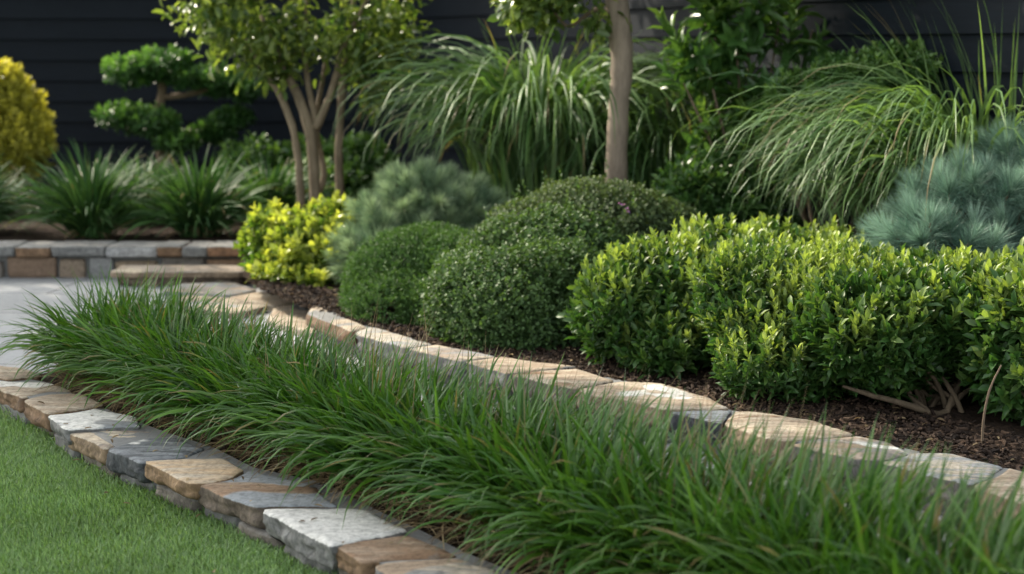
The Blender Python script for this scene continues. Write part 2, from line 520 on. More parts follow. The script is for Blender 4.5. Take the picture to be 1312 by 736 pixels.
def tube(pts, radii, ns=10, bumpy=0.06, sub=4):
    """smooth tapered tube through pts"""
    pts = [Vector(p) for p in pts]
    Q, RR = [], []
    for i in range(len(pts) - 1):
        p0, p1, p2, p3 = pts[max(i - 1, 0)], pts[i], pts[i + 1], pts[min(i + 2, len(pts) - 1)]
        for j in range(sub):
            t = j / sub
            Q.append(0.5 * ((2 * p1) + (p2 - p0) * t + (2 * p0 - 5 * p1 + 4 * p2 - p3) * t * t + (3 * p1 - p0 - 3 * p2 + p3) * t ** 3))
            RR.append(radii[i] * (1 - t) + radii[i + 1] * t)
    Q.append(pts[-1]); RR.append(radii[-1])
    V = []
    x = Vector((1, 0.02, 0))
    for i, q in enumerate(Q):
        d = (Q[min(i + 1, len(Q) - 1)] - Q[max(i - 1, 0)]).normalized()
        x = (x - d * x.dot(d)).normalized()
        y = d.cross(x)
        for k in range(ns):
            a = 2 * math.pi * k / ns
            v = x * math.cos(a) + y * math.sin(a)
            r = RR[i] * (1 + bumpy * noise.noise((q + v * RR[i]) * (0.9 / max(RR[i], .01)) * 0.5) * 2)
            V.append(q + v * r)
    V = np.array([tuple(v) for v in V])
    F = []
    for i in range(len(Q) - 1):
        for k in range(ns):
            F.append((i * ns + k, i * ns + (k + 1) % ns, (i + 1) * ns + (k + 1) % ns, (i + 1) * ns + k))
    F = [np.array(F)]
    V = np.concatenate([V, [tuple(Q[0])], [tuple(Q[-1])]])
    a, b = len(V) - 2, len(V) - 1
    caps = [((k + 1) % ns, k, a) for k in range(ns)] + [((len(Q) - 1) * ns + k, (len(Q) - 1) * ns + (k + 1) % ns, b) for k in range(ns)]
    return V, F + [np.array(caps)], np.ones((len(V), 2))

# ------------------------------------------------------------------ stones
def slab(name, poly, ztop, thick, mat, label=None, cat=None, group=None, parent=None, m=64, rough=0.010, seed=0, undercut=0.0, cut=0.07, round_=0.0045):
    """a hewn stone: ragged sides, eased rim, slightly uneven top; poly is its outline seen from above"""
    P2 = [Vector((p[0], p[1])) for p in poly]
    ar = sum(P2[i].x * P2[(i + 1) % len(P2)].y - P2[(i + 1) % len(P2)].x * P2[i].y for i in range(len(P2)))
    if ar < 0: P2.reverse()
    Q = []
    for i in range(len(P2)):                    # one corner cut
        a, b = P2[i], P2[(i + 1) % len(P2)]
        Q += [a * (1 - cut) + b * cut, a * cut + b * (1 - cut)]
    seg = [(Q[(i + 1) % len(Q)] - Q[i]).length for i in range(len(Q))]
    tot = sum(seg); out = []
    for k in range(m):
        s = tot * k / m; i = 0
        while s > seg[i]: s -= seg[i]; i += 1
        out.append(Q[i].lerp(Q[(i + 1) % len(Q)], s / max(seg[i], 1e-9)))
    c = sum(out, Vector((0, 0))) / m
    nrm = [Vector((out[(k + 1) % m].y - out[k - 1].y, -(out[(k + 1) % m].x - out[k - 1].x))).normalized() for k in range(m)]
    rings = [(0.0, -0.012 - undercut), (0.10, -0.003 - undercut * .6), (0.22, 0), (0.34, 0), (0.46, 0), (0.58, 0), (0.7, 0), (0.82, -0.001), (0.9, -0.001), (0.95, -round_ * .35), (1.0, -round_)]
    V, T = [], []
    def nz(x, y, z, f): return noise.noise(Vector((x * f + seed * 7.1, y * f, z * f + seed)))
    for fz, off in rings:
        for k in range(m):
            p = out[k]
            z = ztop - thick + thick * fz
            amp = rough if fz < 0.9 else rough * 0.8
            hf = 1.0 if fz < 0.8 else 0.15
            ph = thick * 1.0
            # large facets plus chips
            d = amp * (nz(p.x, p.y, z * 2.2, 9) * 1.1 + nz(p.x, p.y, z * 2.2, 24) * 0.8 * hf + nz(p.x, p.y, z * 2.2, 50) * .45 * hf)
            q = p + nrm[k] * (off + d)
            V.append((q.x, q.y, z + 0.003 * nz(p.x, p.y, 2, 9) * (fz > .8)))
            T.append((1.0 if fz >= 0.999 else (0.55 if fz > 0.94 else 0.0), 1))
    for sc in (0.86, 0.66, 0.44, 0.22):
        for k in range(m):
            p = c + (out[k] - nrm[k] * round_ - c) * sc
            V.append((p.x, p.y, ztop + 0.0025 + 0.005 * nz(p.x, p.y, 2, 7) + 0.002 * nz(p.x, p.y, 5, 30)))
            T.append((1, 1))
    nr = len(rings) + 4
    V.append((c.x, c.y, ztop + 0.003)); T.append((1, 1))
    F, tr = [], []
    for r in range(nr - 1):
        for k in range(m):
            F.append((r * m + k, r * m + (k + 1) % m, (r + 1) * m + (k + 1) % m, (r + 1) * m + k))
    for k in range(m):
        tr.append(((nr - 1) * m + k, (nr - 1) * m + (k + 1) % m, nr * m))
    bot = np.array([tuple(range(m - 1, -1, -1))])
    o = np_mesh(name, np.array(V), [np.array(F), np.array(tr), bot], mat, parent, np.array(T), origin=None if parent else (c.x, c.y, ztop - thick))
    if label: props(o, label, cat, group)
    return o
def px_poly(pts, z):
    return [G(x, y, z) for x, y in pts]

# ------------------------------------------------------------------ ground
def sheet(name, poly, z, mat, kind='structure'):
    V = np.array([(p[0], p[1], z) for p in poly])
    return props(np_mesh(name, V, [np.array([tuple(range(len(V)))])], mat, smooth=False), kind=kind)
def inside(poly, x, y):
    r = np.zeros(x.shape, bool)
    n = len(poly)
    for i in range(n):
        x1, y1 = poly[i][0], poly[i][1]; x2, y2 = poly[(i + 1) % n][0], poly[(i + 1) % n][1]
        cnd = ((y1 > y) != (y2 > y)) & (x < (x2 - x1) * (y - y1) / (y2 - y1 + 1e-12) + x1)
        r ^= cnd
    return r
def soil_sheet(name, poly, zf, cell):
    xs = np.array([p[0] for p in poly]); ys = np.array([p[1] for p in poly])
    gx = np.arange(xs.min(), xs.max() + cell, cell); gy = np.arange(ys.min(), ys.max() + cell, cell)
    X, Y = np.meshgrid(gx, gy)
    Z = zf(X, Y)
    q = np.stack([X.ravel(), Y.ravel(), np.zeros(X.size)], 1)
    Z = Z + 0.010 * wob(q, 17, 1).reshape(X.shape) + 0.007 * wob(q, 43, 3).reshape(X.shape) + rng.normal(size=X.shape) * 0.0035
    cx, cy = (X[:-1, :-1] + cell / 2), (Y[:-1, :-1] + cell / 2)
    ok = inside(poly, cx, cy)
    nx = len(gx)
    j, i = np.nonzero(ok)
    a = j * nx + i
    F = np.stack([a, a + 1, a + nx + 1, a + nx], 1)
    V = np.stack([X.ravel(), Y.ravel(), Z.ravel()], 1)
    used = np.unique(F); mp = -np.ones(len(V), int); mp[used] = np.arange(len(used))
    return props(np_mesh(name, V[used], [mp[F]], M['soil']), kind='structure')
def scatter(poly, n):
    xs = [p[0] for p in poly]; ys = [p[1] for p in poly]
    x = rng.uniform(min(xs), max(xs), n * 4); y = rng.uniform(min(ys), max(ys), n * 4)
    k = inside(poly, x, y)
    return np.stack([x[k][:n], y[k][:n]], 1)

KZ = 0.12        # top of the stone edgings above lawn and path
# base ground to the horizon
sheet('ground', [(-150, -60), (150, -60), (150, 250), (-150, 250)], -0.02, M['soil'])
sheet('patio', [(-14, 4.0), (1.6, 1.0), (3.5, 1.0), (3.5, 4.2), (0.2, 8.9), (-14, 8.9)], 0.0, M['paving'])

# lawn: everything on the camera side of the first edging
lawn_edge = [G(-420, 395, 0), G(-120, 480, 0), G(0, 545, 0), G(60, 580, 0), G(134, 622, 0), G(245, 668, 0), G(332, 702, 0), G(430, 745, 0), G(560, 800, 0), G(760, 900, 0)]
lawn_edge = [p + Vector((0.05, 0.05, 0)) for p in lawn_edge]
sheet('lawn', [tuple(p) for p in lawn_edge] + [(3.0, 1.0, 0), (3.0, -6, 0), (-14, -6, 0), (-14, 6, 0)], 0.020, M['lawn_ground'])

inner1 = [(-60, 470), (0, 480), (50, 490), (140, 531), (200, 554), (260, 573), (310, 599), (400, 619), (470, 655), (520, 679), (580, 708), (640, 733), (720, 768), (900, 850), (1100, 950)]
I1 = [G(x, y, KZ) for x, y in inner1]
# the grass strip's soil: from under the edging to the path beyond
AX = (G(640, 733, KZ) - G(50, 490, KZ)); AX.z = 0; AX.normalize()
NX = Vector((-AX.y, AX.x, 0))
if NX.y < 0: NX = -NX
A0 = G(50, 490, KZ); A0.z = 0
def strip(s, t):                       # s along the row (0 = far left end), t across (0 = edging's inner line)
    p = A0 + AX * s + NX * t
    return p
ROWL = (G(640, 733, KZ) - G(50, 490, KZ)).length
strip_poly = [strip(-0.22, -0.1), strip(ROWL + 2.6, -0.15), strip(ROWL + 2.6, 0.62), strip(-0.22, 0.56)]
def strip_z(X, Y):
    t = (X - A0.x) * NX.x + (Y - A0.y) * NX.y
    return 0.085 + 0.035 * np.exp(-((t - 0.3) / 0.22) ** 2) - 0.05 * np.clip((t - 0.45) / 0.2, 0, 1.5)
soil_sheet('grass_bed', strip_poly, strip_z, 0.02)

inner2px = [(1600, 690), (1400, 628), (1290, 603), (1217, 588), (1137, 573), (1043, 546), (936, 528), (850, 500), (760, 482), (700, 472), (640, 460), (560, 446), (475, 420), (440, 411), (395, 395), (340, 376), (316, 362)]
I2 = [G(x, y, KZ - .01) for x, y in inner2px]
WALL_CORNER = Vector((-1.0, 13.4, 0))
WDIR = Vector((3.18, -6.3, 0)).normalized()
WALL_END = WALL_CORNER + WDIR * 9.6
RB = [(p.x, p.y) for p in I2] + [(I2[-1].x - .14, 8.6), (I2[-1].x - .14, 13.3), (WALL_CORNER.x, 13.3), (WALL_END.x, WALL_END.y)]
def bed_z(X, Y):
    return 0.10 + 0.035 * np.clip((Y + 0.6 * X - 5.6) / 2.5, 0, 2.2)
soil_sheet('planting_bed', RB, bed_z, 0.03)
LB = [(-9, 8.98), (I2[-1].x, 8.98), (I2[-1].x, 13.3), (-9, 13.3)]
soil_sheet('raised_bed', LB, lambda X, Y: 0.145 + 0.0 * X, 0.06)

# bark chips scattered over the soil one can see
def chips(name, poly, n, zf, smin, smax, label):
    p = scatter(poly, n)
    z = zf(p[:, 0], p[:, 1]) + rng.uniform(0.0, 0.012, len(p))
    D = unit(np.stack([rng.normal(size=len(p)), rng.normal(size=len(p)), rng.normal(size=len(p)) * 0.25], 1))
    Nn = unit(np.stack([rng.normal(size=len(p)) * .5, rng.normal(size=len(p)) * .5, np.ones(len(p))], 1))
    t = np.stack([rng.uniform(0, 1, len(p)) ** 2.2, rng.uniform(0.6, 1.3, len(p))], 1)
    box = (np.array([(0, -.5, 0), (1, -.42, .05), (.95, .45, .04), (.04, .5, 0), (.02, -.45, .25), (.96, -.4, .28), (.9, .4, .27), (.08, .42, .24)]),
           [np.array([(4, 5, 6, 7), (0, 1, 5, 4), (1, 2, 6, 5), (2, 3, 7, 6), (3, 0, 4, 7)])])
    L = rng.uniform(smin, smax, len(p))
    V, F, T = leaves(np.c_[p, z], D, Nn, L, L * rng.uniform(0.2, 0.5, len(p)), box, t)
    return props(np_mesh(name, V, F, M['chip'], tint=T, smooth=False), label, 'mulch', None, 'stuff')
front_strip = [tuple(p.xy) for p in I2] + [tuple((p + Vector((-.1, .75, 0))).xy) for p in reversed(I2[:14])]
chips('bark_mulch', front_strip, 24000, bed_z, 0.008, 0.028, 'dark brown bark mulch covering the soil under the shrubs')
edge_strip = [strip(0, -0.03).xy, strip(ROWL + .8, -0.03).xy, strip(ROWL + .8, 0.25).xy, strip(0, 0.25).xy]
chips('soil_crumbs', edge_strip, 9000, strip_z, 0.005, 0.020, 'brown crumbled soil along the foot of the grass border')

# lawn blades
lp = [(G(-260, 430, 0)).xy] + [p.xy for p in lawn_edge[1:8]] + [G(560, 830, 0).xy, G(-260, 830, 0).xy]
q = scatter(lp, 170000)
n = len(q)
gr = 0.5 + 0.5 * wob(np.c_[q, np.zeros(n)], 6, 2)
tint = np.stack([np.clip(rng.uniform(0, .75, n) ** 1.3 + 0.35 * gr * rng.uniform(0, 1, n), 0, 1), rng.uniform(0.75, 1.25, n) * (1 + .14 * wob(np.c_[q, np.zeros(n)], 11, 7))], 1)
az = rng.uniform(0, 6.283, n) * .8 + wob(np.c_[q, np.zeros(n)], 4, 5) * 2
lawn_b = blades(np.c_[q, np.full(n, 0.019)], az, rng.uniform(0.016, 0.032, n), rng.uniform(0.0022, 0.0036, n),
                np.radians(rng.uniform(45, 90, n)), np.radians(rng.uniform(5, 60, n)), 2, tint)
props(np_mesh('lawn_grass', *lawn_b[:2], M['lawn'], tint=lawn_b[2]), 'short clipped green lawn grass along the stone edging', 'grass', None, 'stuff')

# longer tufts the mower missed along the stones
pts_ = []
for a_, b_ in zip(lawn_edge[1:8], lawn_edge[2:9]):
    m_ = int((b_ - a_).length * 900)
    u_ = rng.random(m_)[:, None]
    pts_.append(np.array(a_)[None] * (1 - u_) + np.array(b_)[None] * u_ - np.array(NX if 'NX' in globals() else (0, 0, 0))[None] * np.abs(rng.normal(size=m_))[:, None] * .03)
q2 = np.concatenate(pts_); q2[:, 2] = .02; n = len(q2)
tuft = blades(q2, rng.uniform(0, 6.28, n), rng.uniform(.03, .07, n) * rng.uniform(.6, 1, n), rng.uniform(.0022, .0038, n), np.radians(rng.uniform(40, 88, n)), np.radians(rng.uniform(10, 80, n)), 4,
              np.stack([rng.uniform(0, .9, n), rng.uniform(.75, 1.2, n)], 1))
props(np_mesh('edge_grass', tuft[0], tuft[1], M['lawn'], tint=tuft[2]), 'longer unmown grass along the foot of the stone edging', 'grass', None, 'stuff')

# ------------------------------------------------------------------ cladding walls
def cladding(name, a, b, h, board, label, tall=None):
    d = (b - a); L = d.length; d.normalize()
    nrm = Vector((d.y, -d.x, 0))                        # face side
    if nrm.dot(-a) < 0: nrm = -nrm
    V, F = [], []
    nb = nlow = int(h / board)
    if tall: nb = int(tall[1] / board)
    z = -0.02
    for i in range(nb):                                # lapped boards: lower edge stands proud
        z0, z1 = z + i * board, z + (i + 1) * board + 0.012
        pr = [(0.030, z0), (0.034, z0 + .003), (0.012, z1), (0.0, z1), (0.0, z0)]
        o = len(V)
        for e in ((tall[0] if tall and i >= nlow else a), b):
            for off, zz in pr:
                p = e + nrm * off
                V.append((p.x, p.y, zz))
        k = len(pr)
        F += [(o + j, o + (j + 1) % k, o + k + (j + 1) % k, o + k + j) for j in range(k)]
    backs = [(a, b, -0.02, h)] + ([(tall[0], b, h + .002, tall[1])] if tall else [])
    for ea, eb, zb, zt in backs:
      o = len(V)
      for off in (-0.002, -0.2):
        for e in (ea, eb):
            for zz in (zb, zt):
                p = e + nrm * off
                V.append((p.x, p.y, zz))
      F += [(o, o + 1, o + 3, o + 2), (o + 4, o + 6, o + 7, o + 5), (o + 1, o + 5, o + 7, o + 3), (o, o + 2, o + 6, o + 4), (o, o + 4, o + 5, o + 1), (o + 2, o + 3, o + 7, o + 6)]
    return props(np_mesh(name, np.array(V), [np.array(F)], M['cladding'], smooth=False, origin=tuple(a)), label, 'wall')
cladding('cladding_wall', Vector((-9, 13.0, 0)), WALL_CORNER, 2.24, 0.172, 'dark charcoal horizontal board wall behind the cloud pruned tree and the strap leaved tufts', (Vector((-4.1, 13.0 + .4 * 4.9 / 8.0, 0)), 5.4))  # taller part above the view is added to shade the right wall
cladding('cladding_wall', WALL_CORNER + WDIR * .04, WALL_END, 3.1, 0.172, 'charcoal board wall running forward to the right behind the weeping grasses')

# ------------------------------------------------------------------ near stone edging by the lawn
ST = [
 ([(-95, 457), (-40, 474), (10, 487), (52, 481), (38, 474), (-20, 466)], 'flat tan edging stone at the far end of the lawn edging, half out of frame', (CREAM, TAN, BLUEGREY, BROWN, .58)),
 ([(-38, 486), (0, 499), (28, 511), (62, 503), (92, 502), (66, 490), (12, 489)], 'tan edging stone with a cream top cut by the left picture edge', (CREAM, TAN, PALE, BROWN, .52)),
 ([(29, 513), (60, 531), (98, 525), (136, 519), (106, 505), (64, 505)], 'brown edging stone with streaky tan top beside the cut off cream one', (TAN, CREAM, GREY, BROWN, .62)),
 ([(61, 532), (86, 551), (130, 548), (182, 547), (172, 534), (122, 523), (99, 528)], 'grey edging stone with a long whitish patch on top', (GREY, BLUEGREY, PALE, GREY, .47)),
 ([(86, 553), (134, 576), (178, 562), (203, 556), (184, 549), (130, 550)], 'small rough brown edging stone with a chipped front', (TAN, GREY, CREAM, (0.28, 0.20, 0.125), .55)),
 ([(135, 575), (181, 594), (238, 586), (264, 575), (230, 562), (190, 561)], 'dark slate edging stone with a blue grey top', (SLATE, BLUEGREY, PALE, SLATE, .62)),
 ([(182, 591), (245, 620), (298, 612), (316, 602), (292, 588), (240, 588)], 'thick honey tan edging stone with a pale oval top', (CREAM, (0.5, 0.36, 0.22), GREY, (0.32, 0.21, 0.12), .64)),
 ([(246, 619), (327, 651), (380, 649), (436, 649), (402, 621), (318, 603), (300, 613)], 'long grey brown edging stone with a blue grey and brown banded top', (BROWN, TAN, BLUEGREY, (0.17, 0.135, 0.105), .50)),
 ([(332, 653), (423, 701), (452, 694), (492, 687), (522, 680), (474, 655), (440, 651)], 'edging stone with a bright white top and rough grey sides', (PALE, (0.58, 0.57, 0.54), (0.72, 0.71, 0.68), GREY, .55)),
 ([(424, 697), (464, 722), (500, 717), (588, 713), (562, 700), (522, 685), (470, 692)], 'orange brown edging stone between the white topped one and the bottom picture edge', (TAN, BROWN, GREY, (0.26, 0.165, 0.095), .62)),
 ([(478, 725), (545, 762), (600, 758), (668, 757), (640, 732), (592, 715), (500, 719)], 'edging stone with a cream middle cut by the bottom picture edge', (CREAM, GREY, TAN, GREY, .58)),
 ([(548, 764), (640, 812), (740, 808), (715, 770), (672, 758)], None, (GREY, TAN, BROWN, GREY, .58)),
]
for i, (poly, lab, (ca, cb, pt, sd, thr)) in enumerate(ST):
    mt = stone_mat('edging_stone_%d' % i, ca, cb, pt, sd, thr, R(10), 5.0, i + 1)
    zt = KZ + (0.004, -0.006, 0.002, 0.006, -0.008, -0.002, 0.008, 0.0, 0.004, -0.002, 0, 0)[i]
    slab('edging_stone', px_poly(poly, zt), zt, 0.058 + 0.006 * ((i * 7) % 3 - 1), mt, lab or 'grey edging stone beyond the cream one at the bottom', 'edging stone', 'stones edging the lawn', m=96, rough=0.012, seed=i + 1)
mb = [p + NX * .05 for p in [G(x, y, KZ) for x, y in ((-95, 457), (0, 500), (60, 533), (134, 577), (245, 621), (332, 655), (424, 703), (545, 766), (640, 815))]]
mb = [Vector((p.x, p.y, 0)) for p in mb] + [p + NX * .035 for p in reversed(I1[:-2])]
def bed_of_mortar(poly, z, lab):
    n_ = len(poly)
    V = np.array([(p.x, p.y, z + .003 * noise.noise(Vector((p.x * 9, p.y * 9, 0)))) for p in poly] + [(p.x, p.y, .02) for p in poly])
    F = [np.array([tuple(range(n_))])] + [np.array([(i, i + n_, (i + 1) % n_ + n_, (i + 1) % n_) for i in range(n_)])]
    return props(np_mesh('mortar_bed', V, F, M['mortar'], smooth=False), lab, kind='structure')
bed_of_mortar(mb, KZ - .006, 'grey mortar between and behind the stones along the lawn')
# lower course, set back under the slabs
under = [(-30, 30), (32, 62), (64, 92), (95, 138), (142, 186), (190, 244), (250, 290), (294, 350), (354, 412), (416, 470)]
front_px = [(-40, 481), (0, 499), (60, 531), (86, 552), (134, 576), (181, 592), (245, 619), (330, 653), (423, 700), (478, 725), (548, 763)]
def front_y(x):
    for (x0, y0), (x1, y1) in zip(front_px, front_px[1:]):
        if x0 <= x <= x1: return y0 + (y1 - y0) * (x - x0) / (x1 - x0)
    return 481
mt_low = stone_mat('lower_course_stone', GREY, (0.15, 0.15, 0.145), None, (0.16, 0.16, 0.155), .6, 0, 2, 30)
mt_low2 = stone_mat('lower_course_brown', GREY, (0.15, 0.13, 0.11), None, (0.19, 0.165, 0.14), .6, 0, 2, 31)
names_low = ['the cut off cream topped stone', 'the streaky tan stone', 'the stone with the long whitish patch', 'the chipped brown stone', 'the dark slate stone', 'the honey tan stone', 'the left half of the banded brown stone', 'the right half of the banded brown stone', 'the white topped stone', 'the orange brown stone']
for i, (x0, x1) in enumerate(under):
    a = G(x0, front_y(x0), KZ); b = G(x1, front_y(x1), KZ)
    off = NX * (0.018 + 0.010 * math.sin(i * 2.3))
    pl = [a + off, b + off, b + NX * 0.26, a + NX * 0.26]
    slab('base_stone', pl, 0.066 - .012 * (i % 3 == 1), 0.085, (mt_low, mt_low2)[i % 2], 'rough grey base stone wedged under ' + names_low[i], 'base stone', 'grey lower course under the lawn edging', m=48, rough=0.010, seed=40 + i)

# ------------------------------------------------------------------ edging of the planting bed
ST2 = [
 ([(392, 402), (450, 425), (474, 420), (445, 408), (402, 390)], 'sunlit cream edging stone nearest the yellow variegated bush', (CREAM, TAN, GREY, BROWN, .6)),
 ([(453, 427), (520, 446), (558, 442), (520, 431), (477, 419)], 'pale grey streaked edging stone in front of the fine green mound', (BLUEGREY, CREAM, TAN, GREY, .58)),
 ([(523, 447), (590, 463), (638, 457), (600, 449), (560, 442)], 'grey tan edging stone where the green mound meets the boxwood', (TAN, BLUEGREY, CREAM, GREY, .55)),
 ([(593, 464), (650, 479), (698, 474), (742, 470), (690, 464), (642, 457)], 'tan edging stone below the purple flower of the boxwood', (CREAM, TAN, GREY, GREY, .62)),
 ([(653, 480), (735, 498), (788, 488), (758, 478), (740, 472), (700, 475)], 'sandy edging stone with darker front at the right foot of the boxwood', (CREAM, TAN, BROWN, (0.22, 0.19, 0.15), .62)),
 ([(738, 499), (768, 508), (800, 512), (855, 526), (890, 524), (937, 523), (905, 508), (850, 491), (792, 489)], 'long tan edging stone with a white streak along its back', (TAN, CREAM, PALE, (0.34, 0.26, 0.17), .60)),
 ([(857, 528), (925, 543), (930, 534), (938, 526), (892, 526)], 'dark slate edging stone with blue grey top among tan ones', (SLATE, BLUEGREY, None, (0.07, 0.075, 0.085), .6)),
 ([(928, 543), (985, 562), (1006, 566), (1060, 560), (1097, 557), (1043, 539), (962, 527), (940, 527), (932, 535)], 'broad peach tan edging stone right of the dark slate one', (CREAM, TAN, BROWN, (0.36, 0.27, 0.18), .63)),
 ([(1009, 570), (1060, 581), (1124, 591), (1166, 581), (1137, 567), (1100, 559), (1062, 562)], 'grey edging stone with a pale streak below the gnarled stems', (GREY, TAN, PALE, (0.18, 0.17, 0.155), .56)),
 ([(1127, 592), (1180, 606), (1244, 622), (1272, 610), (1288, 599), (1217, 581), (1170, 581)], 'blue grey and cream streaked edging stone in front of the bare twig', (BLUEGREY, CREAM, GREY, (0.2, 0.185, 0.165), .60)),
 ([(1247, 623), (1330, 652), (1420, 650), (1360, 618), (1292, 599), (1275, 611)], 'tan edging stone cut by the right picture edge', (TAN, CREAM, BLUEGREY, (0.30, 0.22, 0.145), .58)),
 ([(1334, 655), (1460, 700), (1560, 690), (1424, 652)], None, (TAN, GREY, BLUEGREY, GREY, .58)),
]
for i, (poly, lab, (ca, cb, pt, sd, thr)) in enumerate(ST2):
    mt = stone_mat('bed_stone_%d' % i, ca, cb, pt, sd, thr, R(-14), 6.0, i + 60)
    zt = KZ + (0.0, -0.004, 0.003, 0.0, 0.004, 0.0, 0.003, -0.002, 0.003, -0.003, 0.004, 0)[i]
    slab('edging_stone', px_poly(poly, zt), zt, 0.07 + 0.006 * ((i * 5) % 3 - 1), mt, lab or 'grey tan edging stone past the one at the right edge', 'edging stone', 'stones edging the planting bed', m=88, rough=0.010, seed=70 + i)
mb2 = [G(x, y, KZ) + Vector((.03, .04, 0)) for x, y in ((398, 404), (520, 446), (650, 479), (738, 499), (857, 527), (985, 562), (1127, 592), (1247, 623), (1330, 652), (1460, 700))]
mb2 += [p + Vector((.01, .012, 0)) for p in I2[1:14]]
bed_of_mortar(mb2, KZ - .008, 'grey mortar between the stones edging the planting bed')
f2 = [(392, 402), (520, 446), (650, 479), (738, 499), (857, 527), (985, 562), (1127, 592), (1247, 623), (1330, 652), (1460, 700)]
for i in range(len(f2) - 1):
    a, b = G(*f2[i], KZ), G(*f2[i + 1], KZ)
    d = (b - a).normalized(); nn = Vector((-d.y, d.x, 0)); nn = nn if nn.y > 0 else -nn
    pl = [a + nn * .04 + d * .006, b + nn * .04 - d * .006, b + nn * .2 - d * .006, a + nn * .2 + d * .006]
    slab('base_stone', pl, 0.058, 0.075, mt_low, 'shadowed grey base stone under the planting bed edging above the path', 'base stone', 'grey lower course under the bed edging', m=40, rough=0.008, seed=110 + i)

# flagstones at the far turn of the path
FS = [
 ([(205, 372), (290, 379), (332, 372), (300, 362), (232, 363)], 'grey flagstone in front of the stone step', (BLUEGREY, TAN, GREY)),
 ([(292, 381), (352, 392), (392, 386), (360, 374), (336, 373)], 'sunlit tan flagstone at the foot of the yellow bush', (CREAM, TAN, GREY)),
 ([(232, 378), (288, 381), (345, 392), (300, 402), (236, 392)], 'tan flagstone behind the grass border', (TAN, CREAM, BLUEGREY)),
 ([(352, 394), (394, 388), (400, 404), (448, 424), (400, 428), (340, 410)], 'cream flagstone beside the first edging stone of the bed', (CREAM, TAN, GREY)),
]
for i, (poly, lab, (ca, cb, pt)) in enumerate(FS):
    slab('flagstone', px_poly(poly, .03), .03, .034, stone_mat('flag_%d' % i, ca, cb, pt, ca, .6, R(5), 5, 90 + i), lab, 'flagstone', 'flagstones at the turn of the path', m=56, rough=.008, seed=130 + i)

# ------------------------------------------------------------------ retaining wall and step
YW = 8.78
wall_root = empty('retaining_wall', (-2.6, YW, 0), 'low retaining wall of coursed brown and grey stones under a flat coping', 'wall')
zc = 0.180
xr = P(318, 330, YW).x
def xw(px): return P(px, 330, YW).x
V = np.array([(-9, YW + .05, -.02), (xr, YW + .05, -.02), (xr, YW + .2, -.02), (-9, YW + .2, -.02), (-9, YW + .05, .12), (xr, YW + .05, .12), (xr, YW + .2, .12), (-9, YW + .2, .12)])
np_mesh('mortar_bed', V, [np.array([(0, 1, 5, 4), (1, 2, 6, 5), (2, 3, 7, 6), (3, 0, 4, 7), (4, 5, 6, 7), (3, 2, 1, 0)])], M['mortar'], wall_root, smooth=False)
cop = [-1200, -900, -640, -420, -300, -200, -120, -58, 20, 66, 136, 202, 234, 266, 318]
cc = [GREY, TAN, BLUEGREY, BROWN, GREY, TAN, BLUEGREY, GREY, BROWN, GREY, (0.42, 0.42, 0.42), BROWN, GREY, (0.30, 0.17, 0.10)]
cop.append(318)
for i in range(len(cop) - 2):
    a, b = xw(cop[i]) + .001, xw(cop[i + 1]) - .001
    c = cc[i % len(cc)]
    slab('coping_stone', [(a, YW - .02), (b, YW - .02), (b, YW + .27), (a, YW + .27)], zc + .002 * math.sin(i * 3), .058, stone_mat('coping_%d' % i, (0.27, 0.27, 0.265), (0.21, 0.205, 0.195), None, c, .6, 0, 3, 140 + i, tuple(x * .75 for x in c)), parent=wall_root, m=60, rough=.005, seed=150 + i, cut=.02)
crs = [-1200, -980, -760, -560, -430, -330, -240, -160, -90, -40, 6, 72, 112, 145, 205, 262, 318]
wc = [BROWN, (0.22, 0.17, 0.125), GREY, (0.25, 0.19, 0.13), (0.17, 0.15, 0.13)]
for i in range(len(crs) - 1):
    a, b = xw(crs[i]) + .008, xw(crs[i + 1]) - .008
    c = wc[i % 5] if crs[i] != 6 else (0.19, 0.13, 0.09)
    slab('wall_stone', [(a, YW + .005 + .008 * (i % 3)), (b - .02 * (i % 2), YW + .005 + .008 * (i % 3)), (b, YW + .12), (a, YW + .12)], (.119, .092, .119, .105)[i % 4], .125, stone_mat('wall_stone_%d' % i, c, tuple(x * .7 for x in c), None, c, .6, 0, 3, 170 + i, tuple(x * 1.25 for x in c)), parent=wall_root, m=60, rough=.008, seed=180 + i, cut=.04)
step_root = empty('stone_step', (xw(240), YW - .2, 0), 'low slab step with a tan top in front of the retaining wall', 'step')
sy0, sy1 = YW - .34, YW - .04
slab('tread', [(xw(158), sy0), (xw(325), sy0), (xw(325), sy1), (xw(160), sy1)], .085, .035, stone_mat('tread_stone', TAN, (0.3, 0.27, 0.24), CREAM, TAN, .55, 0, 6, 200), parent=step_root, m=64, rough=.006, seed=201)
slab('riser', [(xw(166), sy0 + .03), (xw(322), sy0 + .03), (xw(322), sy1), (xw(166), sy1)], .049, .05, stone_mat('riser_stone', BROWN, GREY, None, (0.16, 0.12, 0.09), .6, 0, 3, 203), parent=step_root, m=48, rough=.008, seed=204)

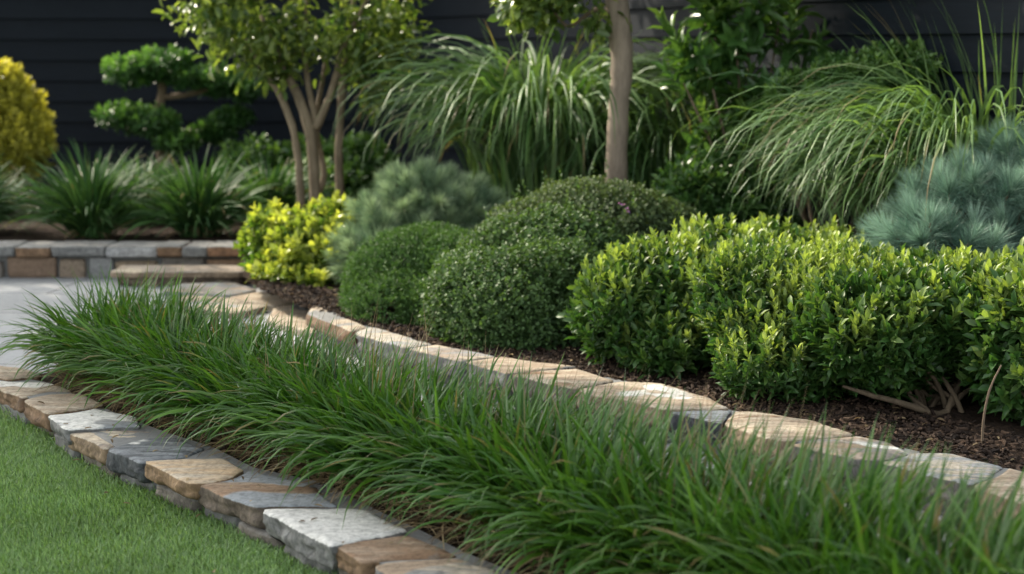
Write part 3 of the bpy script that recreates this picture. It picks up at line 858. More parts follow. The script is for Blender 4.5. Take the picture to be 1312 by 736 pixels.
# a few fallen leaves and stray bark bits on mulch, stones and lawn
fsc = scatter(front_strip, 320); nf = len(fsc); lsc = scatter(lp, 14)
fl = np.concatenate([np.c_[fsc, np.full(nf, .155)], np.c_[lsc, np.full(len(lsc), .045)],
                     np.array([tuple(strip(x, -.16 + .1 * y)[:2]) + (KZ + .012,) for x, y in zip(rng.uniform(.3, ROWL, 22), rng.uniform(-.6, 1, 22))])])
fl[:nf, 2] = bed_z(fl[:nf, 0], fl[:nf, 1]) + .018
n = len(fl)
V, F, T = leaves(fl, unit(np.c_[rng.normal(size=(n, 2)), rng.normal(size=n) * .15]), unit(np.c_[rng.normal(size=(n, 2)) * .3, np.ones(n)]), rng.uniform(.014, .034, n), rng.uniform(.007, .014, n), OVAL, np.stack([rng.uniform(0, 1, n), rng.uniform(.6, 1.3, n)], 1))
props(np_mesh('fallen_leaves', V, F, M['dry'], tint=T), 'scattered small dry fallen leaves on mulch, stones and lawn', 'leaf litter', None, 'stuff')
# ------------------------------------------------------------------ the grass border
def border():
    rowlen = ROWL + 1.7
    parts, dry = [], []
    R0, AZ, LN, WD, EL, DR, TT = [], [], [], [], [], [], []
    naz = math.atan2(-NX.y, -NX.x)            # towards the camera side
    clumps = []
    s = -0.14
    while s < rowlen:
        for t0 in (0.21, 0.30, 0.395):
            clumps.append((s + random.uniform(-.04, .04), t0 + random.uniform(-.035, .035)))
        s += 0.085
    for (s, t) in clumps:
        nb = random.randint(46, 60); ctint = random.gauss(0, .1); cval = random.uniform(.88, 1.1)
        c = strip(s, t)
        nearf = (0.31 - t) / 0.15                # >0: camera side of the row
        lean = random.gauss(0, .25)
        for _ in range(nb):
            a = random.uniform(0, 6.283)
            rr = abs(random.gauss(0, .026))
            R0.append((c.x + rr * math.cos(a), c.y + rr * math.sin(a), 0.10))
            out = random.random()
            az_ = a
            el = random.uniform(66, 90)
            ln = random.uniform(.29, .48) * (min(1.06, .82 + .06 * max(0, s - 1.2)) if s > .35 else .92)
            dr = random.uniform(8, 60)
            if out < (.78 if nearf > .35 else .42 if nearf > -.35 else .16):       # blades that spill over the edging
                az_ = naz + random.gauss(0, .65)
                el = random.uniform(44, 80) + (8 if nearf < .35 else 0); ln = random.uniform(.24, .44); dr = random.uniform(35, 120)
            elif s < 0.05 and out < .55:          # and over the row's end
                az_ = math.atan2(-AX.y, -AX.x) + random.gauss(0, .7)
                el = random.uniform(35, 70); dr = random.uniform(40, 100); ln = random.uniform(.22, .36)
            elif nearf < -0.6 and out < .4:
                az_ = naz + math.pi + random.gauss(0, .6); el = random.uniform(50, 75); dr = random.uniform(35, 85); ln *= .9
            elif out < .8:
                az_ = random.gauss(0.4, .7); el = random.uniform(66, 89)
            AZ.append(az_); EL.append(math.radians(el)); DR.append(math.radians(dr)); LN.append(ln)
            WD.append(random.choice((random.uniform(.0065, .010), random.uniform(.009, .0155))))
            TT.append((min(1, max(0, random.gauss(.38, .25) + ctint)), random.uniform(.72, 1.18) * cval))
    a = np.array
    V = blades(a(R0), a(AZ), a(LN), a(WD), a(EL), a(DR), 8, a(TT), 0.22, 0.25, 1.5)
    o = props(np_mesh('border_grass', V[0], V[1], M['row'], tint=V[2], origin=tuple(strip(2, .3))),
              'long row of strappy deep green border grass between the lawn edging and the path', 'grass', None, 'stuff')
    # straw at the foot
    n = 5200
    s = rng.uniform(0.0, rowlen, n); t = rng.uniform(0.03, 0.28, n)
    root = np.array([tuple(strip(x, y + .06)) for x, y in zip(s, t)]); root[:, 2] = 0.095 + rng.uniform(0, .03, n)
    az = naz + rng.normal(size=n) * .9
    B = blades(root, az, rng.uniform(.08, .26, n), rng.uniform(.0022, .0048, n), np.radians(rng.uniform(15, 70, n)), np.radians(rng.uniform(40, 110, n)), 5,
               np.stack([rng.uniform(0, 1, n), rng.uniform(.6, 1.2, n)], 1), 0, .5, 1.2)
    d = np_mesh('dry_blades', B[0] , B[1], M['dry'], parent=o, tint=B[2])
    # a few dry flower stalks standing above the leaves
    n = 210
    s = rng.uniform(.4, rowlen, n); t = rng.uniform(.2, .5, n)
    root = np.array([tuple(strip(x, y)) for x, y in zip(s, t)]); root[:, 2] = .1
    B = blades(root, rng.normal(size=n) * .8 + .6, rng.uniform(.38, .50, n), np.full(n, .0026), np.radians(rng.uniform(66, 88, n)), np.radians(rng.uniform(2, 30, n)), 6,
               np.stack([rng.uniform(.2, 1, n), rng.uniform(.7, 1.2, n)], 1), 0, .2)
    np_mesh('dry_stalks', B[0], B[1], M['dry'], parent=o, tint=B[2])
border()

# ------------------------------------------------------------------ shrubs
def bz(x, y): return float(bed_z(np.array(x), np.array(y)))
def E(px, py, Y, rx, ry, rz):                  # an ellipsoid lobe centred on a pixel ray at depth Y
    c = P(px, py, Y)
    return ((c.x, c.y, c.z), (rx, ry, rz))
def stems(base, lobes, n, r0, mat, parent, name='branch'):
    """several bent stems fanning from the base into the foliage"""
    parts = []
    for i in range(n):
        c, r = lobes[i % len(lobes)]
        d = unit(rng.normal(size=3) + np.array([0, 0, .5]))
        tip = np.array(c) + d * np.array(r) * .7
        b0 = np.array(base) + np.append(rng.normal(size=2) * .04, -0.02)
        mid = (b0 * .55 + tip * .45) + np.append(rng.normal(size=2) * .05, 0.02)
        parts.append(tube([b0, b0 * .75 + mid * .25 + np.array([0, 0, .03]), mid, tip], [r0, r0 * .9, r0 * .6, r0 * .2], 6, .1, 3))
    V, F, T = merge(parts)
    return np_mesh(name, V, F, mat, parent)
def plant(name, base, label, cat, parts, group=None):
    root = empty(name, base, label, cat, group)
    for nm, (V, F, T), mat in parts:
        np_mesh(nm, V, F, mat, root, T)
    return root

# boxwood dome (front) and the taller tiny-leaved shrub behind it
lob = [E(650, 396, 6.42, .33, .34, .26), E(604, 402, 6.45, .18, .24, .23), E(720, 392, 6.5, .27, .3, .27), E(665, 345, 6.75, .28, .32, .22), E(690, 425, 6.3, .28, .26, .18), E(602, 365, 6.6, .15, .22, .16), E(750, 405, 6.45, .2, .24, .2), E(720, 330, 6.85, .30, .3, .22), E(640, 425, 6.3, .24, .22, .18)]
lob2 = [E(765, 295, 7.15, .40, .36, .235), E(690, 312, 7.0, .28, .3, .19), E(845, 302, 7.2, .20, .3, .16), E(760, 345, 7.05, .42, .36, .26), E(735, 272, 7.2, .25, .3, .13), E(648, 330, 6.9, .20, .28, .165), E(800, 380, 6.8, .28, .28, .22)]
r = plant('boxwood_mass', (G(690, 440, .11).x, 6.6, .11), 'broad dark green boxwood mass rising to an olive crown at the foot of the trunk', 'shrub',
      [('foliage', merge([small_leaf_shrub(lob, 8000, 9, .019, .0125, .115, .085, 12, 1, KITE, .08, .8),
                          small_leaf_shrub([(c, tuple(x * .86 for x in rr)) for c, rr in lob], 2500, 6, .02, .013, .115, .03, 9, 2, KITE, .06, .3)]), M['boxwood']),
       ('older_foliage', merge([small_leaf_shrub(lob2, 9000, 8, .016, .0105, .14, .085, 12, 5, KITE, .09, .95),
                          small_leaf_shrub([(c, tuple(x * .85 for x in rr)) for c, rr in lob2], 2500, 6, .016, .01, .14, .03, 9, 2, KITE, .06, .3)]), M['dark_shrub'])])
stems(r.location, lob + lob2, 24, .012, M['twig'], r)
# stray shoots that broke out since the last clipping
p_, n_, s_ = shell(lob + lob2, 90, .01, .25, .085, 12, 1, .6, .9)
k_ = np.repeat(np.arange(len(p_)), 9); f_ = np.tile(np.linspace(0, 1, 9), len(p_))[:, None]
lp_ = p_[k_] + n_[k_] * (f_ * .055) + np.array([0, 0, .02]) * f_
V, F, T = leaves(lp_, unit(n_[k_] + rng.normal(size=lp_.shape) * .8), unit(n_[k_] + rng.normal(size=lp_.shape) * .4), rng.uniform(.012, .02, len(lp_)), rng.uniform(.008, .012, len(lp_)), KITE, np.stack([rng.uniform(.3, 1, len(lp_)), rng.uniform(.8, 1.2, len(lp_))], 1))
np_mesh('young_leaves', V, F, M['boxwood'], r, T)
def flower(px, py, Y, parent, n=8):
    c = np.array(P(px, py, Y))
    p = c + rng.normal(size=(n, 3)) * .006
    D = unit(rng.normal(size=(n, 3)) + np.array([0, -.6, .4]))
    V, F, T = leaves(p, D, unit(rng.normal(size=(n, 3))), np.full(n, .014), np.full(n, .010), KITE, np.stack([rng.uniform(0, 1, n), rng.uniform(.8, 1.2, n)], 1))
    np_mesh('flower', V, F, M['flower'], parent, T)
flower(662, 437, 6.10, r)
flower(804, 273, 6.86, r); flower(797, 262, 6.88, r, 5)
# fine green mound in front of the blue pine
lob = [E(530, 365, 7.15, .33, .34, .26), E(485, 390, 7.1, .17, .26, .22), E(585, 365, 7.0, .20, .26, .24), E(555, 330, 7.3, .24, .26, .15), E(520, 398, 6.85, .26, .24, .17), E(490, 392, 6.95, .18, .2, .16), E(565, 405, 6.75, .2, .22, .17)]
r = plant('mound_shrub', (P(530, 365, 7.1).x, 7.1, .12), 'smooth fine textured mid green mound left of the boxwood dome', 'shrub',
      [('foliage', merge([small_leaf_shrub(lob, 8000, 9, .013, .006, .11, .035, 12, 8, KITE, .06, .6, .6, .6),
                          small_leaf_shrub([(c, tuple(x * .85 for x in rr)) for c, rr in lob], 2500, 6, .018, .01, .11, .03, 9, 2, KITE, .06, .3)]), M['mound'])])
stems(r.location, lob, 12, .010, M['twig'], r)

# lime green hedge shrubs
def lime(lob, base, label, tips, per, L, W, seed, under=0.5, young=1.0):
    low = [(c, (rr[0] * .97, rr[1] * .97, rr[2] * .95)) for c, rr in lob]
    parts = [whorl_shrub(lob, tips, per, L, W, base[2] + .03, .17, 8, seed, young, .15, 1.25, OVAL, .095, 1.25, -.05, 58, 46),
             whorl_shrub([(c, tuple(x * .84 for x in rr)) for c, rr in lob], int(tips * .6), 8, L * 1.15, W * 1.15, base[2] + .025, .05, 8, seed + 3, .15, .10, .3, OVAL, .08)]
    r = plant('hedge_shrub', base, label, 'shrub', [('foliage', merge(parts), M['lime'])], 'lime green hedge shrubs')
    return r
lobA = [E(850, 385, 5.95, .26, .26, .21), E(790, 405, 5.85, .17, .22, .20), E(920, 352, 6.15, .22, .26, .18), E(862, 425, 5.85, .20, .22, .18), E(985, 345, 6.3, .24, .24, .16), E(820, 370, 6.0, .16, .2, .16), E(1060, 345, 6.35, .2, .24, .13), E(860, 452, 5.7, .2, .2, .13), E(880, 450, 5.8, .16, .2, .13)]
r = lime(lobA, (P(850, 400, 5.95).x, 5.95, .115), 'lime green shrub in front, leftmost of the three and touching the boxwood', 1350, 11, .056, .0195, 21)
stems(r.location, lobA, 16, .010, M['twig'], r)
lobB = [E(1010, 395, 5.55, .26, .28, .18), E(952, 385, 5.5, .17, .22, .17), E(1090, 375, 5.75, .26, .28, .16), E(1000, 430, 5.4, .26, .22, .16), E(980, 365, 5.7, .2, .26, .14), E(990, 470, 5.25, .2, .18, .12), E(1045, 468, 5.25, .18, .18, .12)]
r = lime(lobB, (P(1010, 420, 5.5).x, 5.5, .11), 'lime green shrub in the middle with a dense pale flat top', 1500, 11, .048, .0155, 24)
stems(r.location, lobB, 16, .010, M['twig'], r)
lobC = [E(1150, 418, 5.2, .26, .28, .19), E(1082, 420, 5.2, .16, .22, .17), E(1240, 412, 5.2, .24, .27, .18), E(1180, 385, 5.5, .32, .28, .14), E(1290, 395, 5.35, .2, .25, .15), E(1120, 440, 5.1, .22, .2, .14)]
r = lime(lobC, (P(1205, 480, 5.1).x, 5.1, .11), 'lime green shrub with bare gnarled stems over the mulch', 1350, 11, .060, .0205, 27)
stems(r.location, lobC, 14, .010, M['twig'], r)
gn = [tube([P(1217, 560, 5.02), P(1214, 540, 5.02), P(1216, 520, 5.03), P(1230, 490, 5.1)], [.012, .011, .012, .009], 8, .2),
      tube([P(1216, 528, 5.03), P(1195, 530, 5.0), P(1160, 518, 4.98), P(1120, 508, 5.0), P(1080, 495, 5.05)], [.011, .011, .010, .009, .005], 8, .25),
      tube([P(1190, 528, 5.0), P(1170, 512, 5.05), P(1160, 490, 5.1), P(1150, 465, 5.15)], [.009, .010, .008, .005], 8, .25),
      tube([P(1216, 522, 5.03), P(1240, 500, 5.08), P(1275, 480, 5.15)], [.010, .009, .006], 8, .2)]
V, F, T = merge(gn)
np_mesh('gnarled_stem', V, F, M['twig'], r)
lobD = [E(1300, 440, 4.98, .16, .24, .20), E(1360, 430, 5.0, .24, .28, .24), E(1330, 490, 4.9, .20, .2, .16)]
r = plant('broadleaf_shrub', (P(1330, 500, 4.95).x, 4.95, .11), 'broader leaved bright green shrub cut by the right picture edge above the mulch', 'shrub',
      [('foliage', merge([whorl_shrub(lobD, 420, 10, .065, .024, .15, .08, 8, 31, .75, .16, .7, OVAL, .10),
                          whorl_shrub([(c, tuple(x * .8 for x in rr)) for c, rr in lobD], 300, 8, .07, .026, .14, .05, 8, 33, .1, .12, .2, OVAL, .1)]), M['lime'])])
stems(r.location, lobD, 12, .009, M['twig'], r)
# lone dry twig in front
tw = tube([P(1258, 583, 4.62), P(1260, 540, 4.62), P(1268, 500, 4.62), P(1283, 468, 4.62)], [.0045, .004, .0035, .0025], 7, .1)
props(np_mesh('dry_twig', tw[0], tw[1], M['bark2'], origin=tuple(P(1258, 583, 4.62))), 'single bare tan twig standing between edging and broad leaved shrub', 'twig')

# yellow variegated bush
lob = [E(405, 325, 8.05, .24, .25, .24), E(352, 318, 8.15, .17, .22, .20), E(432, 350, 7.9, .15, .2, .20), E(385, 358, 7.9, .22, .2, .15), E(425, 290, 8.15, .15, .2, .12), E(415, 378, 7.75, .17, .18, .12), E(365, 362, 7.95, .15, .18, .13)]
r = plant('variegated_bush', (P(385, 380, 8.0).x, 8.0, .12), 'bright yellow green variegated bush catching the sun beside the path', 'shrub',
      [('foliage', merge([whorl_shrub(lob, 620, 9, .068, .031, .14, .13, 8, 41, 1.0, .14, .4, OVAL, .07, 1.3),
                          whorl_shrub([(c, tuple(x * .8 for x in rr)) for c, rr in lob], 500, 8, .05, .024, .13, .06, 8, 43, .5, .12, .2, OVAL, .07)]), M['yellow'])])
stems(r.location, lob, 14, .010, M['twig'], r)

# golden conifer at the left edge
lob = [E(5, 165, 11.2, .30, .3, .40), E(-30, 170, 11.2, .34, .32, .36), E(20, 190, 11.1, .24, .26, .26), E(0, 130, 11.2, .2, .22, .26)]
r = plant('golden_conifer', (P(-8, 225, 11.2).x, 11.2, .15), 'rounded golden yellow conifer against the dark wall, cut by the left edge', 'shrub',
      [('foliage', merge([whorl_shrub(lob, 1300, 10, .06, .022, .2, .09, 7, 51, 1.0, .12, .7, KITE, .08, 1.4),
                          whorl_shrub([(c, tuple(x * .82 for x in rr)) for c, rr in lob], 700, 8, .06, .022, .2, .05, 7, 52, .4, .1, .4, KITE, .08)]), M['gold'])])
stems(r.location, lob, 12, .014, M['twig'], r)

# dwarf blue pines
def thin(p, n, dmin):
    keep = []
    for i in range(len(p)):
        if all(np.dot(p[i] - p[j], p[i] - p[j]) > dmin * dmin for j in keep):
            keep.append(i)
            if len(keep) >= n: break
    return np.array(keep)
def pine(lob, base, label, tips, per, L, W, mat, seed, zmin):
    p, nrm, s = shell(lob, tips * 5, .05, zmin, .10, 7, seed, .35, .6)
    kk = thin(p, tips, L * .80); p, nrm, s = p[kk], nrm[kk], s[kk]
    ax = unit(nrm + np.array([0, 0, .45]) + rng.normal(size=p.shape) * .22)
    nd = needles(p, ax, per, L, W, seed, (12, 78), L * .75)
    p2, n2, s2 = shell([(c, tuple(x * .84 for x in rr)) for c, rr in lob], tips // 2, .08, zmin, .08, 7, seed + 1, .3, .5)
    nd2 = needles(p2, unit(n2 + rng.normal(size=p2.shape) * .3), per // 3, L, W * 1.3, seed, (20, 90), L, .3)
    r = plant('dwarf_pine', base, label, 'shrub', [('needles', merge([nd, nd2]), mat)], 'dwarf blue pines')
    # shoots that carry the needle tufts
    S = rng.choice(len(p), min(len(p), 260), replace=False)
    tb = [tube([np.array(base) + (p[i] - np.array(base)) * .55, p[i] - ax[i] * .05, p[i]], [.008, .005, .003], 5, .05, 2) for i in S]
    V, F, T = merge(tb)
    np_mesh('shoot', V, F, M['twig'], r)
    stems(base, lob, 10, .016, M['twig'], r)
    return r
lob = [E(1250, 285, 6.2, .30, .30, .23), E(1190, 325, 6.0, .20, .24, .17), E(1315, 240, 6.35, .25, .28, .22), E(1335, 305, 6.1, .30, .28, .25), E(1240, 335, 5.95, .26, .20, .15)]
pine(lob, (P(1260, 300, 6.2).x, 6.2, .14), 'large silvery blue dwarf pine at the right edge behind the lime hedge', 190, 340, .11, .0019, M['blue'], 61, .2)
lob = [E(540, 272, 8.1, .27, .28, .21), E(484, 305, 7.95, .15, .2, .20), E(602, 282, 8.1, .17, .22, .17), E(545, 305, 8.0, .26, .24, .18), E(540, 248, 8.3, .17, .2, .10), E(470, 335, 7.8, .13, .2, .17)]
pine(lob, (P(540, 290, 8.1).x, 8.1, .15), 'smaller grey green dwarf pine between the variegated bush and the olive shrub', 170, 280, .10, .0030, M['bluegreen'], 64, .2)

# ------------------------------------------------------------------ fountain grasses
def fountain(base, label, n, L, W, el, dr, seed, mat, azs=None, spread=.16, young=.5, group='weeping grasses', name='weeping_grass', tipd=1.5, extra=None):
    az = rng.uniform(0, 6.283, n) if azs is None else azs(n)
    rr = np.abs(rng.normal(size=n)) * spread
    root = np.stack([base[0] + rr * np.cos(az), base[1] + rr * np.sin(az), np.full(n, base[2])], 1)
    t = np.stack([np.clip(rng.normal(size=n) * .28 + young, 0, 1), rng.uniform(.72, 1.2, n)], 1)
    parts = [blades(root, az + rng.normal(size=n) * .15, rng.uniform(L[0], L[1], n), rng.uniform(W[0], W[1], n), np.radians(rng.uniform(el[0], el[1], n)), np.radians(rng.uniform(dr[0], dr[1], n)), 11, t, .15, .22, tipd)]
    if extra: parts += extra
    r = empty(name, base, label, 'grass', group)
    V, F, T = merge(parts)
    np_mesh('leaf_blades', V, F, mat, r, T)
    # old brown blades at the heart
    m = max(60, n // 10)
    az2 = rng.uniform(0, 6.283, m)
    root2 = np.stack([base[0] + spread * .5 * np.cos(az2), base[1] + spread * .5 * np.sin(az2), np.full(m, base[2])], 1)
    B = blades(root2, az2, rng.uniform(L[0] * .3, L[0] * .75, m), np.full(m, W[0] * .8), np.radians(rng.uniform(30, 75, m)), np.radians(rng.uniform(60, 130, m)), 7, np.stack([rng.uniform(0, 1, m), rng.uniform(.6, 1, m)], 1))
    np_mesh('old_blades', B[0], B[1], M['dry'], r, B[2])
    return r
b1 = P(695, 230, 9.0)
fountain((b1.x, 9.0, .2), 'wide fountain of arching green grass left of the pale trunk', 860, (1.15, 1.85), (.014, .025), (78, 98), (145, 178), 1, M['weep'], tipd=2.0, spread=.17,
         extra=[blades(np.array([[b1.x + .1 * rng.normal(), 9.0 + .1 * rng.normal(), .2] for _ in range(36)]), rng.uniform(0, 6.28, 36), rng.uniform(1.15, 1.5, 36), rng.uniform(.012, .02, 36), np.radians(rng.uniform(66, 90, 36)), np.radians(rng.uniform(15, 70, 36)), 11, np.stack([rng.uniform(.2, .8, 36), rng.uniform(.8, 1.1, 36)], 1), .15, .2, 2.2)])
b2 = P(850, 230, 8.8)
fountain((b2.x, 8.8, .2), 'darker arching grass right of the pale trunk, deep in the bed', 560, (.9, 1.5), (.009, .015), (74, 98), (140, 175), 2, M['weep'], tipd=1.9, spread=.16, young=.2)
b3 = P(1240, 260, 7.0)
def az3(n):
    k = rng.random(n) < .72
    return np.where(k, rng.normal(size=n) * .62 + math.pi * 1.05, rng.uniform(0, 6.283, n))
fountain((b3.x, 7.0, .18), 'large one sided weeping grass sweeping left over the lime hedge', 1150, (.9, 1.64), (.009, .0165), (76, 98), (140, 176), 3, M['weep'], az3, .20, .6, tipd=2.0)
b4 = P(1290, 230, 7.15)
fountain((b4.x, 7.15, .2), 'upright spiky grass tuft standing against the wall at the right edge', 270, (1.0, 1.55), (.008, .013), (68, 92), (10, 75), 4, M['weep'], None, .16, .55, 'upright grasses', 'upright_grass', 1.9)

# strap leaved tufts in the raised bed
for i, (px, Y, sc, lab) in enumerate([(118, 9.5, 1.0, 'dark green strap leaved tuft in the raised bed, the fullest, left of centre'),
                                      (255, 9.55, .95, 'dark green strap leaved tuft nearest the multi stemmed tree'),
                                      (-35, 9.7, .85, 'strap leaved tuft half cut by the left picture edge'),
                                      (185, 10.4, .8, 'strap leaved tuft behind, seen in the gap between the two full ones'),
                                      (345, 10.2, .8, 'strap leaved tuft behind the trunks of the multi stemmed tree')]):
    b = P(px, 300, Y)
    fountain((b.x, Y, .15), lab, 520, (.38 * sc, .66 * sc), (.012, .022), (35, 92), (25, 95), 10 + i, M['strap'], None, .05, .4, 'strap leaved tufts in the raised bed', 'strap_leaf_tuft', 1.5)

# ------------------------------------------------------------------ hedges and broadleaf shrubs behind
def broad(name, lob, base, label, tips, per, L, W, seed, young=.8, mat='laurel', group=None, up=.6, depth=.18, ty=1.0, nst=12, rst=.014, inn=.5):
    parts = [whorl_shrub(lob, tips, per, L, W, base[2] + .03, .1, 6, seed, young, depth, up, OVAL, L * 1.2, ty),
             whorl_shrub([(c, tuple(x * .78 for x in rr)) for c, rr in lob], int(tips * inn), per, L, W, base[2] + .03, .06, 6, seed + 1, .2, .12, .3, OVAL, L * 1.2)]
    r = plant(name, base, label, 'shrub', [('foliage', merge(parts), M[mat])], group)
    stems(base, lob, nst, rst, M['twig'], r)
    return r
lob = [E(330, 220, 11.3, .30, .3, .22), E(400, 222, 11.3, .3, .3, .22), E(460, 215, 11.2, .26, .3, .2), E(300, 240, 11.2, .2, .25, .2), E(420, 245, 11.0, .4, .3, .2)]
broad('low_hedge', lob, (P(390, 250, 11.2).x, 11.2, .15), 'low leafy green hedge behind the trunks of the multi stemmed tree', 700, 9, .075, .034, 71, .7)
lob = [E(915, 50, 8.0, .22, .2, .24), E(895, 105, 8.0, .16, .2, .14), E(1010, 45, 8.1, .18, .2, .14), E(960, 5, 8.1, .28, .22, .2), E(975, 130, 8.0, .18, .2, .15), E(940, 165, 8.0, .16, .2, .12)]
broad('broadleaf_shrub', lob, (P(955, 250, 8.0).x, 8.0, .18), 'tall open shrub of long glossy leaves in front of the right wall', 80, 11, .155, .050, 74, 1.0, up=.7, depth=.3, inn=.12, ty=1.4, nst=14, rst=.018)
lob = [E(940, 220, 8.0, .26, .22, .24), E(900, 250, 7.9, .22, .22, .2), E(960, 270, 7.8, .22, .2, .18)]
broad('broadleaf_shrub', lob, (P(925, 280, 7.9).x, 7.9, .17), 'dark shaded leafy shrub low between the two weeping grasses', 320, 9, .08, .026, 76, .25)
lob = [E(1090, 110, 7.45, .24, .24, .16), E(1030, 140, 7.4, .2, .22, .18), E(1150, 90, 7.5, .2, .22, .12), E(1010, 190, 7.35, .14, .2, .18), E(1090, 160, 7.4, .3, .22, .22)]
broad('glossy_shrub', lob, (P(1070, 250, 7.4).x, 7.4, .17), 'small leaved glossy green shrub peeping out behind the right weeping grass', 620, 10, .05, .02, 78, .9, nst=14)

# cloud pruned tree
cb = P(206, 215, 11.8)
croot = empty('cloud_tree', (cb.x, 11.8, .15), 'cloud pruned tree with tiered green pads against the dark wall', 'tree')
tk = [tube([(cb.x, 11.8, .12), P(207, 190, 11.8), P(203, 150, 11.8), P(208, 110, 11.8), P(200, 85, 11.8)], [.05, .042, .036, .03, .015], 9, .12),
      tube([P(206, 165, 11.8), P(240, 170, 11.8), P(268, 160, 11.8)], [.025, .02, .012], 7, .1),
      tube([P(206, 125, 11.8), P(250, 120, 11.8), P(290, 105, 11.8)], [.025, .02, .012], 7, .1),
      tube([P(204, 150, 11.8), P(175, 150, 11.8), P(155, 145, 11.8)], [.02, .016, .01], 7, .1)]
V, F, T = merge(tk); np_mesh('trunk', V, F, M['bark2'], croot)
pads = [[E(168, 92, 11.7, .20, .26, .085), E(212, 82, 11.7, .20, .26, .10), E(240, 100, 11.75, .12, .2, .07)],
        [E(158, 150, 11.6, .17, .26, .07), E(196, 158, 11.6, .18, .26, .09), E(226, 184, 11.6, .15, .24, .06)],
        [E(282, 106, 11.9, .20, .26, .09), E(312, 118, 11.9, .10, .2, .06)],
        [E(276, 168, 11.9, .15, .22, .065), E(300, 152, 11.9, .12, .2, .055)]]
for i, pd in enumerate(pads):
    V, F, T = whorl_shrub(pd, 300, 10, .066, .024, .2, .12, 8, 81 + i, 1.0, .2, .6, OVAL, .08, 1.4)
    np_mesh('foliage_pad', V, F, M['cloud'], croot, T)

# ------------------------------------------------------------------ trees
def crown(lob, tips, per, L, W, seed, zmin, depth=.35, young=.8, inner=.2, gapt=-.75):
    p, nrm, s = shell(lob, tips, depth, zmin, .16, 4, seed, 0, inner)
    gap = wob(p, 5.5, seed + 2) + .5 * wob(p, 13, seed)
    p, nrm, s = p[gap > gapt], nrm[gap > gapt], s[gap > gapt]
    n = len(p)
    ax = unit(nrm * .8 + rng.normal(size=(n, 3)) * .55)
    A = np.repeat(ax, per, axis=0); PP = np.repeat(p, per, axis=0); k = len(PP)
    i = np.tile(np.arange(per), n)
    rad = unit(np.cross(A, rng.normal(size=(k, 3))))
    pos = PP + A * ((i / per - .5) * L * 2.2)[:, None] + rad * L * .15
    D = unit(A * .5 + rad * .85 + np.array([0, 0, -.18]) + rng.normal(size=(k, 3)) * .2)
    Nn = unit(np.array([0, 0, .9]) + A * .3 + rng.normal(size=(k, 3)) * .45)
    t = np.stack([np.clip(young * rng.uniform(0, 1, k) * (.4 + .6 * np.repeat(np.clip(s, 0, 1), per)) + rng.normal(size=k) * .08, 0, 1), rng.uniform(.75, 1.2, k)], 1)
    return leaves(pos, D, Nn, L * rng.uniform(.7, 1.2, k), W * rng.uniform(.8, 1.2, k), OVAL, t)
# multi-stemmed tree
YT = 9.3
tb = P(402, 262, YT)
troot = empty('multi_stem_tree', (tb.x, YT, .15), 'multi stemmed tree with slender tan trunks and a sunlit small leaved crown', 'tree')
def tp(x, y, dy=0.0): return P(x, y, YT + dy)
for path, rad in [([(404, 268, 0), (402, 215, 0), (396, 165, 0.0), (380, 120, .02), (360, 80, .05), (335, 20, .1)], [.036, .034, .032, .026, .02, .012]),
                  ([(386, 268, -.05), (383, 215, -.05), (374, 160, -.05), (356, 118, -.05), (340, 96, -.05), (315, 50, -.1)], [.025, .023, .021, .018, .015, .009]),
                  ([(403, 190, 0.02), (403, 150, .02), (395, 110, .04), (390, 60, .08), (395, -20, .1)], [.024, .02, .018, .014, .009]),
                  ([(404, 165, 0), (420, 130, 0), (430, 100, -.03), (440, 60, -.06), (470, 0, -.1)], [.026, .022, .02, .016, .01]),
                  ([(436, 262, .12), (434, 200, .12), (436, 150, .1), (440, 100, .1), (450, 40, .1), (455, -30, .1)], [.027, .025, .024, .022, .018, .01]),
                  ([(400, 262, .1), (415, 225, .1), (405, 170, .15), (410, 120, .2), (425, 40, .2)], [.022, .02, .018, .015, .01])]:
    V, F, T = tube([tp(*q) for q in path], rad, 9, .12, 4)
    np_mesh('trunk', V, F, M['bark3'], troot)
lob = [E(330, 50, YT, .34, .4, .26), E(275, 12, YT, .26, .36, .24), E(390, 45, YT, .32, .42, .26), E(465, 60, YT, .26, .4, .30), E(505, 40, YT + .1, .19, .35, .24), E(350, 95, YT - .1, .14, .25, .14), E(470, 120, YT, .15, .25, .12), E(380, -70, YT, .6, .5, .26), E(480, -50, YT, .36, .45, .26), E(290, -60, YT, .4, .45, .24), ((-.3, 10.1, 2.6), (.8, .8, .4)), ((.1, 9.7, 2.4), (.6, .6, .35))]  # last two lobes, above the view, added to shade the wall behind
cr = crown(lob, 1500, 6, .082, .036, 91, .9, .42, 1.0, .2, -.15)
np_mesh('crown', cr[0], cr[1], M['tree'], troot, cr[2])
# single pale trunk
Y2 = 7.9
tb2 = P(790, 250, Y2)
t2 = empty('standard_tree', (tb2.x, Y2, .16), 'single pale smooth trunk with low leafy branches, in the middle of the bed', 'tree')
V, F, T = tube([(tb2.x, Y2, .12), P(790, 235, Y2), P(791, 180, Y2), P(793, 130, Y2), P(797, 90, Y2), P(795, 50, Y2), P(791, 10, Y2), P(789, -40, Y2), P(795, -130, Y2)], [.062, .057, .054, .053, .056, .058, .060, .058, .05], 18, .06, 6)
np_mesh('trunk', V, F, M['bark'], t2)
br = [tube([P(789, 22, Y2), P(765, 12, Y2 - .05), P(745, 25, Y2 - .08), P(728, 34, Y2 - .1), P(715, 22, Y2 - .1), P(705, 8, Y2 - .1)], [.014, .011, .009, .008, .006, .004], 7, .1),
      tube([P(790, -10, Y2), P(740, -40, Y2), P(690, -30, Y2 - .1), P(660, -5, Y2 - .1)], [.025, .018, .012, .005], 7, .1),
      tube([P(792, -30, Y2), P(830, -70, Y2), P(880, -90, Y2 + .1)], [.03, .02, .01], 7, .1)]
V, F, T = merge(br); np_mesh('branch', V, F, M['bark2'], t2)
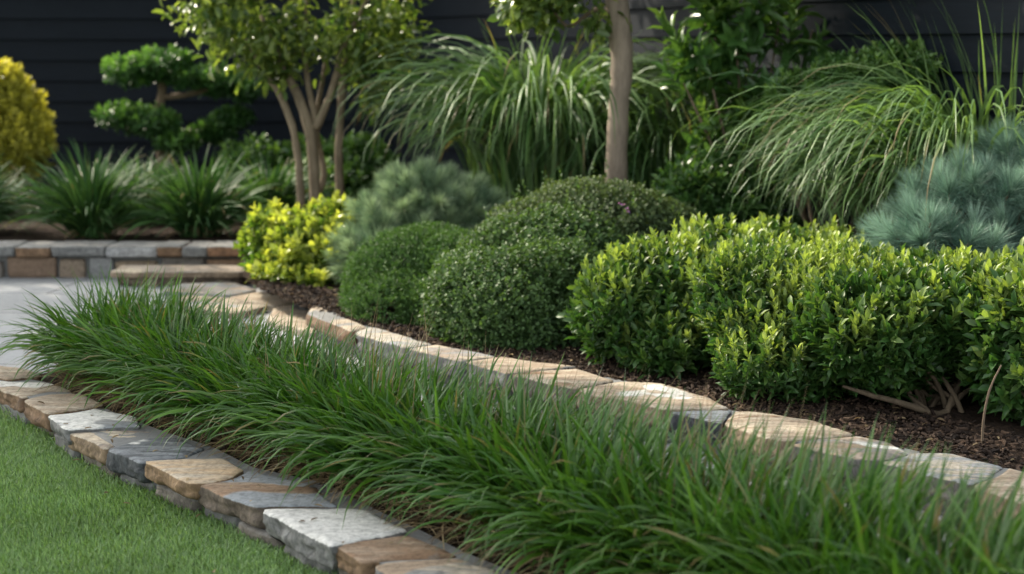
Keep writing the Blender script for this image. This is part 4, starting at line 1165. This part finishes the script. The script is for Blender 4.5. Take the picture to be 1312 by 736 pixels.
lob = [E(690, 5, Y2 - .1, .17, .2, .11), E(735, 0, Y2 - .1, .15, .2, .12), E(765, 15, Y2 - .05, .08, .12, .10), E(700, -60, Y2, .35, .35, .2), E(800, -110, Y2, .5, .45, .28), E(880, -120, Y2, .35, .4, .25),
       ((.9, 8.9, 2.5), (.7, .7, .4)), ((1.5, 8.2, 2.5), (.8, .7, .45))]  # these two lobes, out of view, added to shade the right wall
cr = crown(lob[:3], 110, 6, .075, .042, 94, .9)
cr = merge([cr, crown(lob[3:], 1400, 6, .085, .048, 94, 1.7)])
np_mesh('crown', cr[0], cr[1], M['tree'], t2, cr[2])
V, F, T = merge([tube([(tb2.x, Y2, 2.05), (.75, 8.4, 2.3), (.9, 8.9, 2.5)], [.04, .03, .012], 8, .1), tube([(tb2.x, Y2, 2.1), (.9, 8.3, 2.35), (1.5, 8.1, 2.5)], [.035, .025, .01], 8, .1)])  # limbs out to the added shading lobes
np_mesh('branch', V, F, M['bark2'], t2)

# unseen tree added beyond the left edge; crown placed to shade lawn, border, patio
sx, syy = -5.4, 7.6
big = empty('unseen_shade_tree', (sx, syy, 0), 'added unseen broad crowned tree beyond the left picture edge shading the lawn', 'tree')
V, F, T = merge([tube([(sx, syy, -.02), (sx + .05, syy, 1.5), (sx, syy + .1, 3.0), (sx + .1, syy, 4.6)], [.2, .16, .13, .07], 12, .1),
                 tube([(sx, syy, 2.8), (sx + .9, syy - .6, 4.0), (sx + 1.4, syy - 1.2, 4.8)], [.09, .06, .03], 8, .1),
                 tube([(sx, syy, 2.3), (sx - .4, syy + 1.6, 3.2), (sx - .5, syy + 3.0, 3.8)], [.09, .06, .03], 8, .1)])
np_mesh('trunk', V, F, M['bark2'], big)
U = Vector((-.766, .643, 0)); PV = Vector((.643, .766, 0))
def sh(a, p, z): return tuple((U * a + PV * p) + Vector((0, 0, z)))     # along the sun's bearing, across it, height
lob = [(sh(8.6, 2.5, 4.9), (1.5, 1.5, 1.3)), (sh(7.2, 2.2, 4.9), (1.5, 1.4, 1.2)), (sh(10.0, 2.4, 4.9), (1.4, 1.4, 1.2)), (sh(8.6, 1.3, 5.0), (1.4, 1.4, 1.2)), (sh(11.2, 4.0, 3.9), (.9, 1.0, .8)), (sh(12.2, 4.9, 3.8), (.9, .9, .7)), (sh(7.6, 3.6, 4.8), (1.0, .7, .6)), (sh(9.6, 3.6, 4.8), (1.0, .7, .6))]
cr = crown(lob, 3000, 6, .15, .085, 97, .9, .4)
np_mesh('crown', cr[0], cr[1], M['tree'], big, cr[2])
